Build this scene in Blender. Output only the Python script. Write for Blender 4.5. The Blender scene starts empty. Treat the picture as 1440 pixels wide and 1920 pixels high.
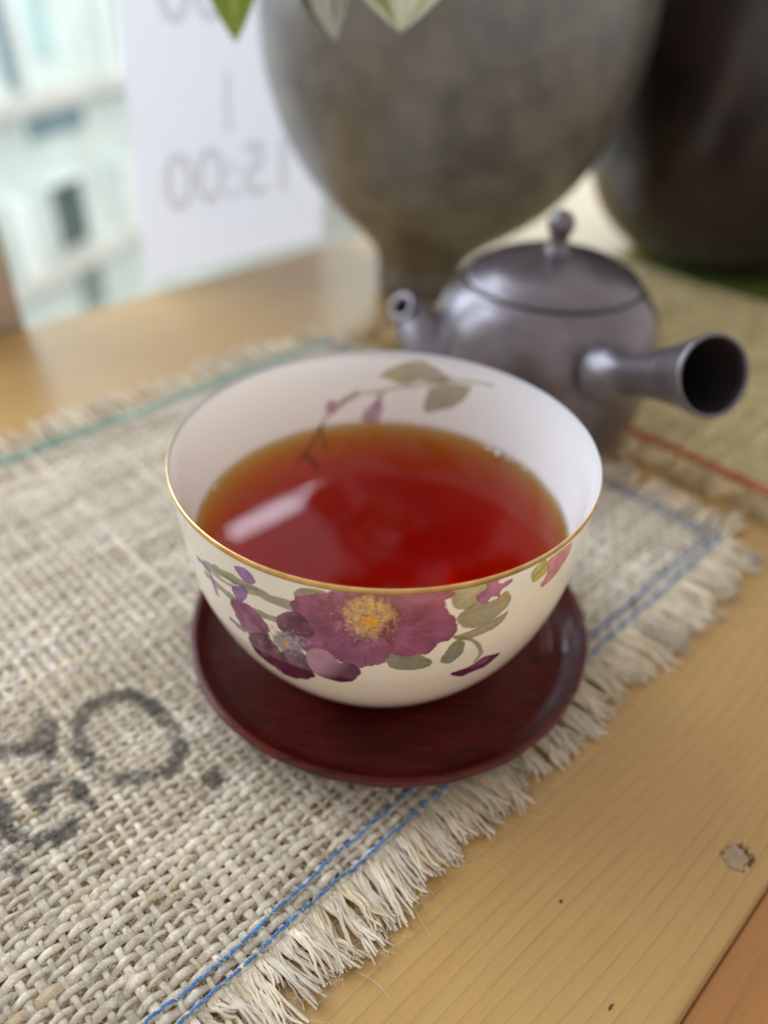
import bpy, math, random
import numpy as np
from mathutils import Vector, Matrix

rng = np.random.default_rng(7)
random.seed(7)
MM = 0.001
S2 = math.sqrt(2.0)
scene = bpy.context.scene
col = scene.collection

# ------------------------------------------------------------------ camera
PITCH, ROLL = math.radians(37.18), math.radians(2.0)
CAM = Vector((0.00025, -0.13854, 0.1493))
cam_data = bpy.data.cameras.new('camera')
cam = bpy.data.objects.new('camera', cam_data); col.objects.link(cam)
fw = Vector((0, math.cos(PITCH), -math.sin(PITCH)))
rt = Vector((1, 0, 0)); up = rt.cross(fw)
rt2 = rt * math.cos(ROLL) + up * math.sin(ROLL)
up2 = -rt * math.sin(ROLL) + up * math.cos(ROLL)
m3 = Matrix((rt2, up2, -fw)).transposed()
cam.matrix_world = Matrix.Translation(CAM) @ m3.to_4x4()
cam_data.sensor_fit = 'VERTICAL'
cam_data.sensor_height = 24.0
cam_data.sensor_width = 36.0
cam_data.lens = 24.0 * 1442.0 / 1920.0
cam_data.clip_start = 0.005
cam_data.clip_end = 200.0
cam_data.dof.use_dof = True
cam_data.dof.focus_distance = 0.1375
cam_data.dof.aperture_fstop = 4.0
cam_data.dof.aperture_blades = 0
scene.camera = cam

# ------------------------------------------------------------------ world, lamps, exposure
world = bpy.data.worlds.new('World'); scene.world = world; world.use_nodes = True
bg = world.node_tree.nodes['Background']
bg.inputs['Color'].default_value = (1.0, 0.94, 0.91, 1)
bg.inputs['Strength'].default_value = 0.69
scene.view_settings.view_transform = 'Standard'
scene.view_settings.look = 'None'
scene.view_settings.exposure = 0.06
scene.view_settings.gamma = 1.0
scene.cycles.max_bounces = 10
scene.cycles.transparent_max_bounces = 16
scene.cycles.caustics_reflective = False
scene.cycles.caustics_refractive = False
scene.cycles.sample_clamp_indirect = 6.0

def area(name, loc, target, sx, sy, radiance, color, spread=180):
    l = bpy.data.lights.new(name, 'AREA'); l.shape = 'RECTANGLE'
    l.size = sx; l.size_y = sy
    l.energy = radiance * math.pi * sx * sy
    l.color = color; l.spread = math.radians(spread)
    o = bpy.data.objects.new(name, l); col.objects.link(o)
    o.location = loc
    d = (Vector(target) - Vector(loc)).normalized()
    o.rotation_euler = d.to_track_quat('-Z', 'Y').to_euler()
    return o

# the window on the left and behind, the bright strip of sky over the paper sign,
# and the daylight that falls on the building across the street
area('window_daylight', (-0.90, 0.61, 0.71), (0.0, 0.05, 0.04), 1.12, 1.00, 6.7, (0.74, 0.86, 1.0))
us, vs, zs = 0.163, 0.272, 0.2725
area('sky_strip', ((us - vs) / S2, (us + vs) / S2, zs), ((us - vs) / S2 + 1, (us + vs) / S2 - 1, zs - 0.9), 0.084, 0.016, 18.0, (0.84, 0.86, 1.0))
area('window_glow', ((0.10 - 0.34) / S2, (0.10 + 0.34) / S2, 0.47), (0.03, 0.0, 0.05), 0.36, 0.36, 0.75, (0.86, 0.84, 1.0))
area('street_daylight', (0.5, 7.5, 2.5), (-3.6, 8.2, -2.0), 6.0, 6.0, 3.4, (0.93, 1.0, 0.98))

# ------------------------------------------------------------------ helpers
def new_mesh(name, V, F, parent=None, mat=None, smooth=True, uv=None, colr=None, loc=None):
    """V (n,3) array, F (m,k) int array of equal polygons (or list of lists)."""
    me = bpy.data.meshes.new(name)
    V = np.asarray(V, dtype=np.float32)
    if isinstance(F, np.ndarray):
        F = F.astype(np.int32); k = F.shape[1]; m = F.shape[0]
        me.vertices.add(len(V)); me.vertices.foreach_set('co', V.ravel())
        me.loops.add(m * k); me.loops.foreach_set('vertex_index', F.ravel())
        me.polygons.add(m)
        me.polygons.foreach_set('loop_start', np.arange(0, m * k, k, dtype=np.int32))
        me.update(calc_edges=True)
    else:
        me.from_pydata([tuple(v) for v in V], [], F); me.update()
    if smooth:
        me.polygons.foreach_set('use_smooth', np.ones(len(me.polygons), dtype=bool))
    if uv is not None:
        lay = me.uv_layers.new(name='UVMap')
        li = np.empty(len(me.loops), dtype=np.int32); me.loops.foreach_get('vertex_index', li)
        lay.data.foreach_set('uv', np.asarray(uv, dtype=np.float32)[li].ravel())
    if colr is not None:
        a = me.color_attributes.new('print', 'FLOAT_COLOR', 'POINT')
        c = np.ones((len(V), 4), dtype=np.float32); c[:, :3] = colr
        a.data.foreach_set('color', c.ravel())
    me.validate()
    if mat is not None: me.materials.append(mat)
    o = bpy.data.objects.new(name, me); col.objects.link(o)
    if parent is not None: o.parent = parent
    if loc is not None: o.location = loc
    return o

def thing(name, label, cat, loc=(0, 0, 0), rz=0.0, group=None):
    o = bpy.data.objects.new(name, None); col.objects.link(o)
    o.empty_display_size = 0.01
    o.location = loc; o.rotation_euler = (0, 0, rz)
    o['label'] = label; o['category'] = cat
    if group: o['group'] = group
    return o

def lathe(P, n=96, a0=0.0):
    """P list of (r,z) metres; returns V,F,uv"""
    P = np.asarray(P, dtype=float); m = len(P)
    t = np.linspace(0, 2 * np.pi, n, endpoint=False) + a0
    V = np.stack([np.outer(P[:, 0], np.cos(t)), np.outer(P[:, 0], np.sin(t)), np.repeat(P[:, 1][:, None], n, 1)], -1).reshape(-1, 3)
    i, j = np.meshgrid(np.arange(m - 1), np.arange(n), indexing='ij')
    a = i * n + j; b = i * n + (j + 1) % n
    F = np.stack([a, b, b + n, a + n], -1).reshape(-1, 4)
    return V, F

def smoothpath(P, n):
    """Catmull-Rom resampling of a 2D/3D polyline"""
    P = np.asarray(P, dtype=float)
    Q = np.vstack([2 * P[0] - P[1], P, 2 * P[-1] - P[-2]])
    out = []
    segs = len(P) - 1
    t = np.linspace(0, segs, n)
    for x in t:
        i = min(int(x), segs - 1); f = x - i
        p0, p1, p2, p3 = Q[i], Q[i + 1], Q[i + 2], Q[i + 3]
        out.append(0.5 * ((2 * p1) + (-p0 + p2) * f + (2 * p0 - 5 * p1 + 4 * p2 - p3) * f * f + (-p0 + 3 * p1 - 3 * p2 + p3) * f ** 3))
    return np.array(out)

def tubes(P, R, sides=6, flat=1.0, caps=False, closed_uv=True):
    """P (N,M,3) paths, R (N,M) radii -> V,F,uv,(yarn index, point index) ; flat scales the vertical half axis"""
    P = np.asarray(P, dtype=float); N, M, _ = P.shape
    R = np.broadcast_to(R, (N, M))
    T = np.gradient(P, axis=1); T /= np.linalg.norm(T, axis=2, keepdims=True) + 1e-12
    upv = np.array([0.02, 0.01, 1.0]); upv /= np.linalg.norm(upv)
    Sd = np.cross(T, upv); nn = np.linalg.norm(Sd, axis=2, keepdims=True)
    Sd = np.where(nn > 1e-3, Sd / (nn + 1e-12), np.array([1.0, 0, 0]))
    Nn = np.cross(Sd, T)
    a = np.linspace(0, 2 * np.pi, sides, endpoint=False)
    V = P[:, :, None, :] + R[:, :, None, None] * (np.cos(a)[None, None, :, None] * Sd[:, :, None, :] + flat * np.sin(a)[None, None, :, None] * Nn[:, :, None, :])
    L = np.concatenate([np.zeros((N, 1)), np.cumsum(np.linalg.norm(np.diff(P, axis=1), axis=2), 1)], 1)
    uv = np.stack([np.repeat(L[:, :, None] * 1000, sides, 2), np.broadcast_to(a / (2 * np.pi), (N, M, sides))], -1)
    n_, m_, s_ = np.meshgrid(np.arange(N), np.arange(M - 1), np.arange(sides), indexing='ij')
    A = (n_ * M + m_) * sides + s_; B = (n_ * M + m_) * sides + (s_ + 1) % sides
    F = np.stack([A, A + sides, B + sides, B], -1).reshape(-1, 4)[:, ::-1]
    return V.reshape(-1, 3), F, uv.reshape(-1, 2)

def smooth_noise(n, step, r=rng):
    k = max(4, int(n / step) + 3)
    c = r.normal(size=k)
    x = np.linspace(0, k - 1.001, n); i = x.astype(int); f = x - i; f = f * f * (3 - 2 * f)
    return c[i] * (1 - f) + c[np.minimum(i + 1, k - 1)] * f

def srgb(r, g, b):
    o = []
    for c in (r, g, b):
        c /= 255.0
        o.append(c / 12.92 if c <= 0.04045 else ((c + 0.055) / 1.055) ** 2.4)
    return tuple(o)

# 2D value noise for painting
def vnoise(X, Y, seed=0):
    xi = np.floor(X).astype(np.int64); yi = np.floor(Y).astype(np.int64)
    fx = X - xi; fy = Y - yi; fx = fx * fx * (3 - 2 * fx); fy = fy * fy * (3 - 2 * fy)
    def h(a, b):
        v = (a * 374761393 + b * 668265263 + seed * 1442695041) & 0x7fffffff
        v = ((v ^ (v >> 13)) * 1274126177) & 0x7fffffff
        return ((v ^ (v >> 16)) & 0xffff) / 65535.0
    return (h(xi, yi) * (1 - fx) + h(xi + 1, yi) * fx) * (1 - fy) + (h(xi, yi + 1) * (1 - fx) + h(xi + 1, yi + 1) * fx) * fy

# ------------------------------------------------------------------ material helpers
def mat_new(name):
    m = bpy.data.materials.new(name); m.use_nodes = True
    nt = m.node_tree; bsdf = nt.nodes['Principled BSDF']
    return m, nt, bsdf
def N(nt, typ, **kw):
    n = nt.nodes.new(typ)
    for k, v in kw.items():
        if k in n.inputs.keys(): n.inputs[k].default_value = v
        else: setattr(n, k, v)
    return n
def ramp(nt, stops, interp='LINEAR'):
    n = nt.nodes.new('ShaderNodeValToRGB'); cr = n.color_ramp; cr.interpolation = interp
    while len(cr.elements) < len(stops): cr.elements.new(0.5)
    for e, (p, c) in zip(cr.elements, stops):
        e.position = p; e.color = (*c, 1) if len(c) == 3 else c
    return n
def coords(nt, scale=(1, 1, 1), rot=(0, 0, 0), kind='Object'):
    tc = nt.nodes.new('ShaderNodeTexCoord'); mp = nt.nodes.new('ShaderNodeMapping')
    mp.inputs['Scale'].default_value = scale; mp.inputs['Rotation'].default_value = rot
    nt.links.new(tc.outputs[kind], mp.inputs['Vector'])
    return mp.outputs['Vector']
def mixc(nt, a, b, fac, mode='MIX'):
    n = nt.nodes.new('ShaderNodeMix'); n.data_type = 'RGBA'; n.blend_type = mode
    for sock, v in ((n.inputs[0], fac), (n.inputs[6], a), (n.inputs[7], b)):
        if hasattr(v, 'is_output') or isinstance(v, bpy.types.NodeSocket): nt.links.new(v, sock)
        elif isinstance(v, (int, float)): sock.default_value = v
        else: sock.default_value = (*v, 1)
    return n.outputs[2]
def noise(nt, vec, scale, detail=4, rough=0.55, dist=0.0):
    n = N(nt, 'ShaderNodeTexNoise'); n.inputs['Scale'].default_value = scale
    n.inputs['Detail'].default_value = detail; n.inputs['Roughness'].default_value = rough
    n.inputs['Distortion'].default_value = dist
    if vec is not None: nt.links.new(vec, n.inputs['Vector'])
    return n
def bump(nt, h, bsdf, strength=0.3, dist=0.0005):
    b = N(nt, 'ShaderNodeBump'); b.inputs['Strength'].default_value = strength; b.inputs['Distance'].default_value = dist
    nt.links.new(h, b.inputs['Height']); nt.links.new(b.outputs['Normal'], bsdf.inputs['Normal'])
    return b

# floral print and ink outlines, measured on the surfaces they are printed on
PRINT_P = [('leaf_rim', 'g2', [(-19.08, 62.06), (-14.66, 63.62), (-11.54, 63.24), (-14.89, 61.05), (-18.7, 59.63)]), ('bigleaf1', 'g', [(15.52, 62.79), (16.49, 64.74), (23.13, 64.83), (24.5, 61.36), (21.6, 58.48), (18.58, 58.1), (16.65, 59.64)]), ('bigleaf2', 'g', [(17.85, 56.37), (21.44, 59.26), (26.64, 58.47), (30.08, 59.88), (31.72, 57.76), (31.07, 55.01), (27.19, 52.98), (22.77, 52.45), (19.3, 53.77)]), ('leaf3', 'g', [(18.34, 50.9), (21.45, 51.66), (25.71, 52.7), (30.28, 53.4), (32.24, 53.79), (31.2, 51.49), (27.89, 49.99), (23.32, 49.55), (19.97, 49.7)]), ('leaf4', 'g2', [(15.62, 45.32), (17.02, 47.97), (18.84, 49.99), (20.8, 49.08), (21.29, 46.44), (19.84, 44.25), (17.45, 43.06), (16.03, 43.88)]), ('leafu', 'g2', [(1.69, 46.82), (3.06, 49.82), (8.82, 48.15), (13.51, 44.58), (10.91, 42.93), (6.15, 42.9), (2.96, 44.07)]), ('sfl', 'pd', [(19.47, 38.89), (21.6, 39.8), (25.47, 40.4), (27.52, 41.98), (31.2, 41.29), (33.83, 40.46), (32.33, 38.58), (30.23, 36.94), (25.81, 36.86), (23.02, 36.31)]), ('L1', 'p', [(-38.63, 51.0), (-34.39, 52.35), (-29.89, 50.58), (-27.95, 47.46), (-30.76, 44.47), (-34.94, 43.13), (-38.49, 46.31)]), ('L2', 'pd', [(-35.0, 42.2), (-30.54, 45.43), (-26.93, 44.12), (-26.1, 40.33), (-30.02, 34.51), (-34.39, 35.87), (-35.53, 38.97)]), ('L3', 'pd', [(-29.14, 39.17), (-22.57, 43.34), (-18.19, 44.11), (-17.31, 39.58), (-18.12, 36.36), (-22.62, 33.19), (-27.71, 32.01), (-29.59, 35.47)]), ('fill', 'p', [(-18.67, 49.8), (-11.57, 50.9), (-10.71, 47.47), (-14.67, 46.08), (-18.36, 45.79)]), ('P1', 'p', [(-19.77, 59.3), (-15.42, 62.36), (-9.67, 63.6), (-7.75, 61.41), (-8.74, 55.28), (-6.85, 52.53), (-7.54, 50.88), (-11.64, 49.51), (-15.73, 50.66), (-18.36, 52.99), (-20.56, 55.7)]), ('P1b', 'pd', [(-23.91, 52.65), (-20.22, 55.62), (-17.45, 55.15), (-15.61, 52.25), (-17.22, 49.85), (-20.98, 49.02), (-23.92, 49.92)]), ('base', 'p', [(-10.18, 63.62), (5.4, 64.83), (6.18, 53.27), (4.08, 51.6), (-9.2, 52.29)]), ('P4', 'p', [(2.76, 63.48), (7.41, 64.69), (15.45, 64.12), (16.1, 62.22), (14.6, 60.0), (17.51, 55.6), (12.79, 53.89), (3.99, 53.36), (0.96, 56.75)]), ('P3', 'p', [(1.08, 53.33), (7.42, 56.2), (12.23, 58.68), (16.12, 57.17), (18.08, 53.33), (17.43, 50.83), (14.04, 49.73), (11.21, 47.37), (5.84, 47.22), (2.36, 48.91)]), ('P2', 'p', [(-12.75, 48.25), (-10.55, 50.94), (-5.54, 52.34), (-1.65, 52.33), (2.53, 52.85), (4.25, 50.89), (2.46, 46.84), (0.51, 44.87), (-2.89, 43.73), (-6.35, 43.72), (-9.11, 44.38), (-11.48, 46.04)]), ('L4', 'pl', [(-16.91, 45.42), (-13.88, 47.12), (-11.48, 46.04), (-9.5, 43.84), (-6.34, 43.98), (-4.81, 42.32), (-5.41, 39.68), (-7.32, 38.03), (-11.12, 37.35), (-14.82, 38.27), (-17.11, 40.76)]), ('bud1', 'v', [(-35.07, 61.79), (-31.48, 62.5), (-29.36, 61.25), (-29.28, 59.83), (-31.54, 58.86), (-33.9, 59.63)]), ('bud2', 'v', [(-37.49, 54.98), (-34.09, 57.33), (-32.76, 56.47), (-33.57, 53.87), (-36.43, 51.73), (-37.65, 52.65)]), ('star', 'pp', [(21.34, 61.5), (23.94, 62.25), (23.71, 64.82), (25.97, 64.83), (27.24, 62.68), (30.39, 62.86), (30.9, 61.78), (28.48, 60.81), (28.47, 58.78), (26.34, 59.69), (24.85, 58.29), (22.46, 59.37)]), ('rbud', 'pk', [(41.42, 56.56), (43.0, 58.79), (41.69, 62.7), (45.38, 63.65), (51.11, 63.13), (52.09, 59.72), (49.61, 57.31), (46.68, 55.84), (42.93, 55.46)]), ('rsep', 'yg', [(36.66, 61.3), (37.63, 63.41), (40.87, 63.42), (42.98, 59.92), (40.01, 58.72), (37.77, 58.99)])]
PRINT_L = [('s1', 'g2', 2.4, [(-48.95, 54.86), (-44.43, 56.58), (-37.21, 57.69), (-30.54, 57.82), (-25.1, 57.44), (-20.02, 57.35)]), ('s2', 'g2', 1.8, [(-49.42, 52.36), (-46.09, 52.33), (-37.9, 51.76), (-30.97, 51.64), (-23.98, 52.22)]), ('s3', 'g3', 1.0, [(-45.15, 54.73), (-37.38, 55.4), (-29.91, 56.98)]), ('s4', 'g2', 0.9, [(18.31, 51.1), (21.78, 49.8), (25.03, 46.93), (26.71, 43.69), (25.62, 41.33)]), ('s5', 'v', 1.5, [(-52.66, 54.49), (-47.6, 54.81), (-45.57, 49.07)]), ('s6', 'g2', 1.0, [(-45.31, 56.88), (-36.84, 57.06), (-29.61, 58.27)]), ('s7', 'v', 1.6, [(-41.49, 44.02), (-39.22, 43.39), (-37.39, 43.45)])]
PRINT_E = [('c1', 'cy', (-2.6, 58.1), (3.72, 58.31), (-2.54, 52.28)), ('c1b', 'y', (-1.73, 56.8), (0.6, 56.91), (-1.7, 54.93)), ('c2', 'gr', (-22.1, 46.35), (-16.42, 46.83), (-22.76, 42.33)), ('c2b', 'y', (-23.05, 45.69), (-22.02, 45.53), (-23.25, 44.42))]
PRINT_IP = [('A', 'gi', [(-177.22, 74.16), (176.01, 77.36), (169.25, 78.91), (164.87, 77.92), (158.49, 75.22), (162.64, 73.31), (168.15, 73.27), (174.59, 72.08), (179.51, 72.94)]), ('B', 'gi', [(164.72, 72.15), (158.29, 73.98), (150.94, 74.31), (152.14, 71.46), (155.04, 68.25), (160.55, 66.38), (165.54, 65.0), (166.49, 68.21)]), ('b1', 'pi', [(-157.71, 66.53), (-159.53, 67.84), (-162.61, 67.1), (-162.52, 65.34), (-159.85, 64.29), (-157.63, 65.43)]), ('b2', 'pi', [(-171.28, 63.26), (-175.22, 66.06), (-177.41, 67.61), (-178.58, 65.85), (-177.57, 61.86), (-175.87, 60.74), (-171.25, 61.04)])]
PRINT_IL = [('a', 'gi', 0.9, [(143.26, 76.62), (152.37, 75.71), (160.56, 74.26), (168.58, 72.14), (176.69, 70.87), (-175.71, 69.13), (-169.65, 69.06), (-165.72, 67.52), (-161.07, 65.27), (-157.4, 63.05), (-155.29, 60.25)]), ('b', 'gi', 1.4, [(-177.93, 68.5), (-176.6, 66.72), (-175.79, 65.6)]), ('b3', 'gi', 1.4, [(-169.1, 69.08), (-164.02, 67.2)]), ('c', 'gi', 1.0, [(-155.41, 61.11), (-155.83, 57.52), (-156.68, 55.0)]), ('d', 'gi', 0.9, [(-155.41, 61.11), (-151.75, 57.27), (-147.92, 54.44), (-144.18, 53.01)]), ('e', 'gi', 1.3, [(-147.34, 54.77), (-149.5, 52.82), (-151.49, 50.27)])]
INK = [(4.2, [(-59.3, 29.9), (-55.7, 28.0), (-53.5, 21.3), (-53.4, 13.6), (-54.9, 5.9), (-59.1, 3.5), (-63.4, 4.2), (-66.5, 7.1), (-70.3, 9.2), (-71.2, 15.4), (-71.2, 22.1), (-68.7, 28.4), (-64.2, 30.8), (-59.3, 29.9)]), (5.5, [(-92.1, 37.0), (-87.2, 35.0), (-84.3, 32.4), (-80.7, 29.7), (-77.1, 28.9), (-74.0, 31.9)]), (3.5, [(-74.4, 35.7), (-73.9, 31.2), (-77.1, 24.4)]), (5.0, [(-83.6, 16.8), (-78.5, 16.1), (-76.4, 12.4), (-76.6, 8.0)]), (6.0, [(-81.6, 5.6), (-85.6, 5.1), (-89.3, 9.1), (-90.4, 13.2), (-90.6, 18.8), (-91.2, 22.7)]), (3.2, [(-94.4, 7.8), (-93.1, 4.2)]), (2.0, [(-83.7, 13.0), (-83.6, 12.3)]), (3.0, [(-54.2, -4.3), (-54.0, -5.3)])]
LEAVES = [((-0.0598, 0.191, 0.1558), (-0.054, 0.155, 0.1198), 0.024, (0.1, -1, 0.45), 1, 0.12, (0.3, 0.4, 0.03), (0.5, 0.58, 0.2)), ((-0.0267, 0.1451, 0.1555), (-0.0196, 0.1274, 0.1226), 0.0225, (-0.3, -1, 0.4), 2, 0.62, (0.16, 0.15, 0.05), (0.55, 0.56, 0.5)), ((-0.0013, 0.1364, 0.156), (0.0003, 0.1224, 0.126), 0.04, (0.1, -1, 0.5), 3, 0.6, (0.26, 0.36, 0.05), (0.7, 0.74, 0.58))]

# ================================================================== the table (u along the grain, v towards the window)
ROT = math.radians(45)
def uv2w(u, v, z=0.0):
    return Vector(((u - v) / S2, (u + v) / S2, z))

def wood_mat(name, c_light, c_mid, c_dark, ring, line=0.5, rough=0.5):
    m, nt, b = mat_new(name); L = nt.links
    v1 = coords(nt, (6, 60, 60))
    warp = noise(nt, coords(nt, (3, 14, 14)), 1.0, 2)
    tc = nt.nodes.new('ShaderNodeTexCoord'); sep = nt.nodes.new('ShaderNodeSeparateXYZ'); L.new(tc.outputs['Object'], sep.inputs[0])
    # growth rings: saw-like bands across v, gently wandering along u
    ma = N(nt, 'ShaderNodeMath', operation='MULTIPLY'); L.new(sep.outputs['Y'], ma.inputs[0]); ma.inputs[1].default_value = ring
    mw = N(nt, 'ShaderNodeMath', operation='MULTIPLY'); L.new(warp.outputs['Fac'], mw.inputs[0]); mw.inputs[1].default_value = 11.0
    ad = N(nt, 'ShaderNodeMath', operation='ADD'); L.new(ma.outputs[0], ad.inputs[0]); L.new(mw.outputs[0], ad.inputs[1])
    fr = N(nt, 'ShaderNodeMath', operation='FRACT'); L.new(ad.outputs[0], fr.inputs[0])
    rr = ramp(nt, [(0.0, (0, 0, 0)), (0.60, (0.10, 0.10, 0.10)), (0.84, (0.35, 0.35, 0.35)), (0.92, (1, 1, 1)), (1.0, (0, 0, 0))])
    L.new(fr.outputs[0], rr.inputs[0])
    var = noise(nt, coords(nt, (25, 160, 160)), 1.0, 3)
    vm = ramp(nt, [(0.3, (0.25, 0.25, 0.25)), (0.75, (1, 1, 1))]); L.new(var.outputs['Fac'], vm.inputs[0])
    lm = N(nt, 'ShaderNodeMath', operation='MULTIPLY'); L.new(rr.outputs[0], lm.inputs[0]); L.new(vm.outputs[0], lm.inputs[1])
    lm2 = N(nt, 'ShaderNodeMath', operation='MULTIPLY'); L.new(lm.outputs[0], lm2.inputs[0]); lm2.inputs[1].default_value = line
    big = noise(nt, v1, 1.0, 4)
    base = ramp(nt, [(0.3, c_mid), (0.7, c_light)]); L.new(big.outputs['Fac'], base.inputs[0])
    fib = noise(nt, coords(nt, (120, 2600, 2600)), 1.0, 3, 0.7)
    fr2 = ramp(nt, [(0.35, (0.93, 0.92, 0.90)), (0.62, (1.02, 1.02, 1.02))]); L.new(fib.outputs['Fac'], fr2.inputs[0])
    c = mixc(nt, base.outputs[0], c_dark, lm2.outputs[0])
    c = mixc(nt, c, fr2.outputs[0], 1.0, 'MULTIPLY')
    # small dark pores
    pv = N(nt, 'ShaderNodeTexVoronoi'); pv.inputs['Scale'].default_value = 1.0; L.new(coords(nt, (18, 42, 42)), pv.inputs['Vector'])
    pr = ramp(nt, [(0.0, (1, 1, 1)), (0.045, (0, 0, 0))]); L.new(pv.outputs['Distance'], pr.inputs[0])
    pm = N(nt, 'ShaderNodeMath', operation='MULTIPLY'); L.new(pr.outputs[0], pm.inputs[0]); pm.inputs[1].default_value = 0.55
    c = mixc(nt, c, (0.12, 0.06, 0.02), pm.outputs[0])
    L.new(c, b.inputs['Base Color'])
    b.inputs['Roughness'].default_value = rough
    b.inputs['Specular IOR Level'].default_value = 0.3
    b.inputs['Coat Weight'].default_value = 0.8; b.inputs['Coat Roughness'].default_value = 0.30; b.inputs['Coat IOR'].default_value = 1.55
    hb = N(nt, 'ShaderNodeMath', operation='SUBTRACT'); L.new(fib.outputs['Fac'], hb.inputs[0]); L.new(lm.outputs[0], hb.inputs[1])
    bump(nt, hb.outputs[0], b, 0.25, 0.00012)
    return m
WOOD = wood_mat('pale_varnished_softwood', (0.54, 0.335, 0.108), (0.475, 0.28, 0.080), (0.26, 0.13, 0.035), 300.0, 0.60)
WOOD2 = wood_mat('orange_wood', (0.44, 0.19, 0.036), (0.37, 0.15, 0.028), (0.22, 0.09, 0.02), 160.0, 0.6)

def rounded_board(u0, u1, v0, v1, z0, z1, rad, nseg=6):
    """board with rounded upper long edges, running along u"""
    prof = [(v0, z0)]
    for k in range(nseg + 1):
        a = math.pi - k * (math.pi / 2) / nseg
        prof.append((v0 + rad + rad * math.cos(a), z1 - rad + rad * math.sin(a)))
    for k in range(nseg + 1):
        a = math.pi / 2 - k * (math.pi / 2) / nseg
        prof.append((v1 - rad + rad * math.cos(a), z1 - rad + rad * math.sin(a)))
    prof.append((v1, z0))
    n = len(prof)
    V = [(u0, a, b) for a, b in prof] + [(u1, a, b) for a, b in prof]
    F = [[i, i + n, (i + 1) % n + n, (i + 1) % n] for i in range(n)]
    F += [list(range(n)), list(range(2 * n - 1, n - 1, -1))]
    return V, F

table = thing('wooden_table', 'pale varnished softwood table with straight grain and an orange wood board along its front edge', 'table', rz=ROT)
V, F = rounded_board(-0.75, 1.05, -0.0985, 0.2510, -0.030, 0.0, 0.0022)
new_mesh('tabletop', V, F, table, WOOD, smooth=False)
V, F = rounded_board(-0.75, 1.05, -0.190, -0.0986, -0.034, -0.0024, 0.0006)
new_mesh('front_board', V, F, table, WOOD2, smooth=False)
DARKWOOD2, nt, b = mat_new('brown_knot_rim'); b.inputs['Base Color'].default_value = (0.26, 0.14, 0.05, 1); b.inputs['Roughness'].default_value = 0.55
# the filled knot and specks in the tabletop: shallow putty pads with an uneven outline
def blob(cu, cv, ru, rv, z, seed, name, mat, parent, n=22, jag=0.35):
    r = np.random.default_rng(seed)
    a = np.linspace(0, 2 * np.pi, n, endpoint=False)
    k = 1 + jag * (r.random(n) - 0.5)
    pts = [(cu + ru * k[i] * math.cos(a[i]), cv + rv * k[i] * math.sin(a[i]), z) for i in range(n)]
    inner = [(cu + 0.8 * ru * k[i] * math.cos(a[i]), cv + 0.8 * rv * k[i] * math.sin(a[i]), z + 0.00012) for i in range(n)]
    V = pts + inner + [(cu, cv, z + 0.00010)]
    F = [[i, (i + 1) % n, (i + 1) % n + n, i + n] for i in range(n)] + [[i + n, (i + 1) % n + n, 2 * n] for i in range(n)]
    return new_mesh(name, V, F, parent, mat)
PUTTY, nt, b = mat_new('grey_wood_filler')
nz = noise(nt, coords(nt, (900, 900, 900)), 1.0, 3)
rp = ramp(nt, [(0.35, (0.34, 0.25, 0.16)), (0.7, (0.46, 0.34, 0.22))]); nt.links.new(nz.outputs['Fac'], rp.inputs[0])
nt.links.new(rp.outputs[0], b.inputs['Base Color']); b.inputs['Roughness'].default_value = 0.6
DARKWOOD, nt, b = mat_new('dark_knot_wood'); b.inputs['Base Color'].default_value = (0.10, 0.045, 0.015, 1); b.inputs['Roughness'].default_value = 0.6
blob(0.0147, -0.0913, 0.0033, 0.0026, 0.00003, 12, 'knot_rim', DARKWOOD2, table, 26, 0.7)
blob(0.0143, -0.0910, 0.0030, 0.0022, 0.00022, 3, 'knot_filler', PUTTY, table, jag=0.6)
blob(0.0152, -0.0938, 0.0012, 0.0004, 0.00022, 5, 'knot_crack', DARKWOOD, table, 14, 0.9)
blob(0.0170, -0.0914, 0.0004, 0.0016, 0.00022, 6, 'knot_crack', DARKWOOD, table, 12, 0.7)
blob(-0.0194, -0.0720, 0.0004, 0.0003, 0.00005, 8, 'wood_speck', DARKWOOD, table, 10, 0.5)
blob(-0.0281, -0.0889, 0.0007, 0.00022, 0.00005, 9, 'wood_speck', DARKWOOD, table, 10, 0.6)

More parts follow.
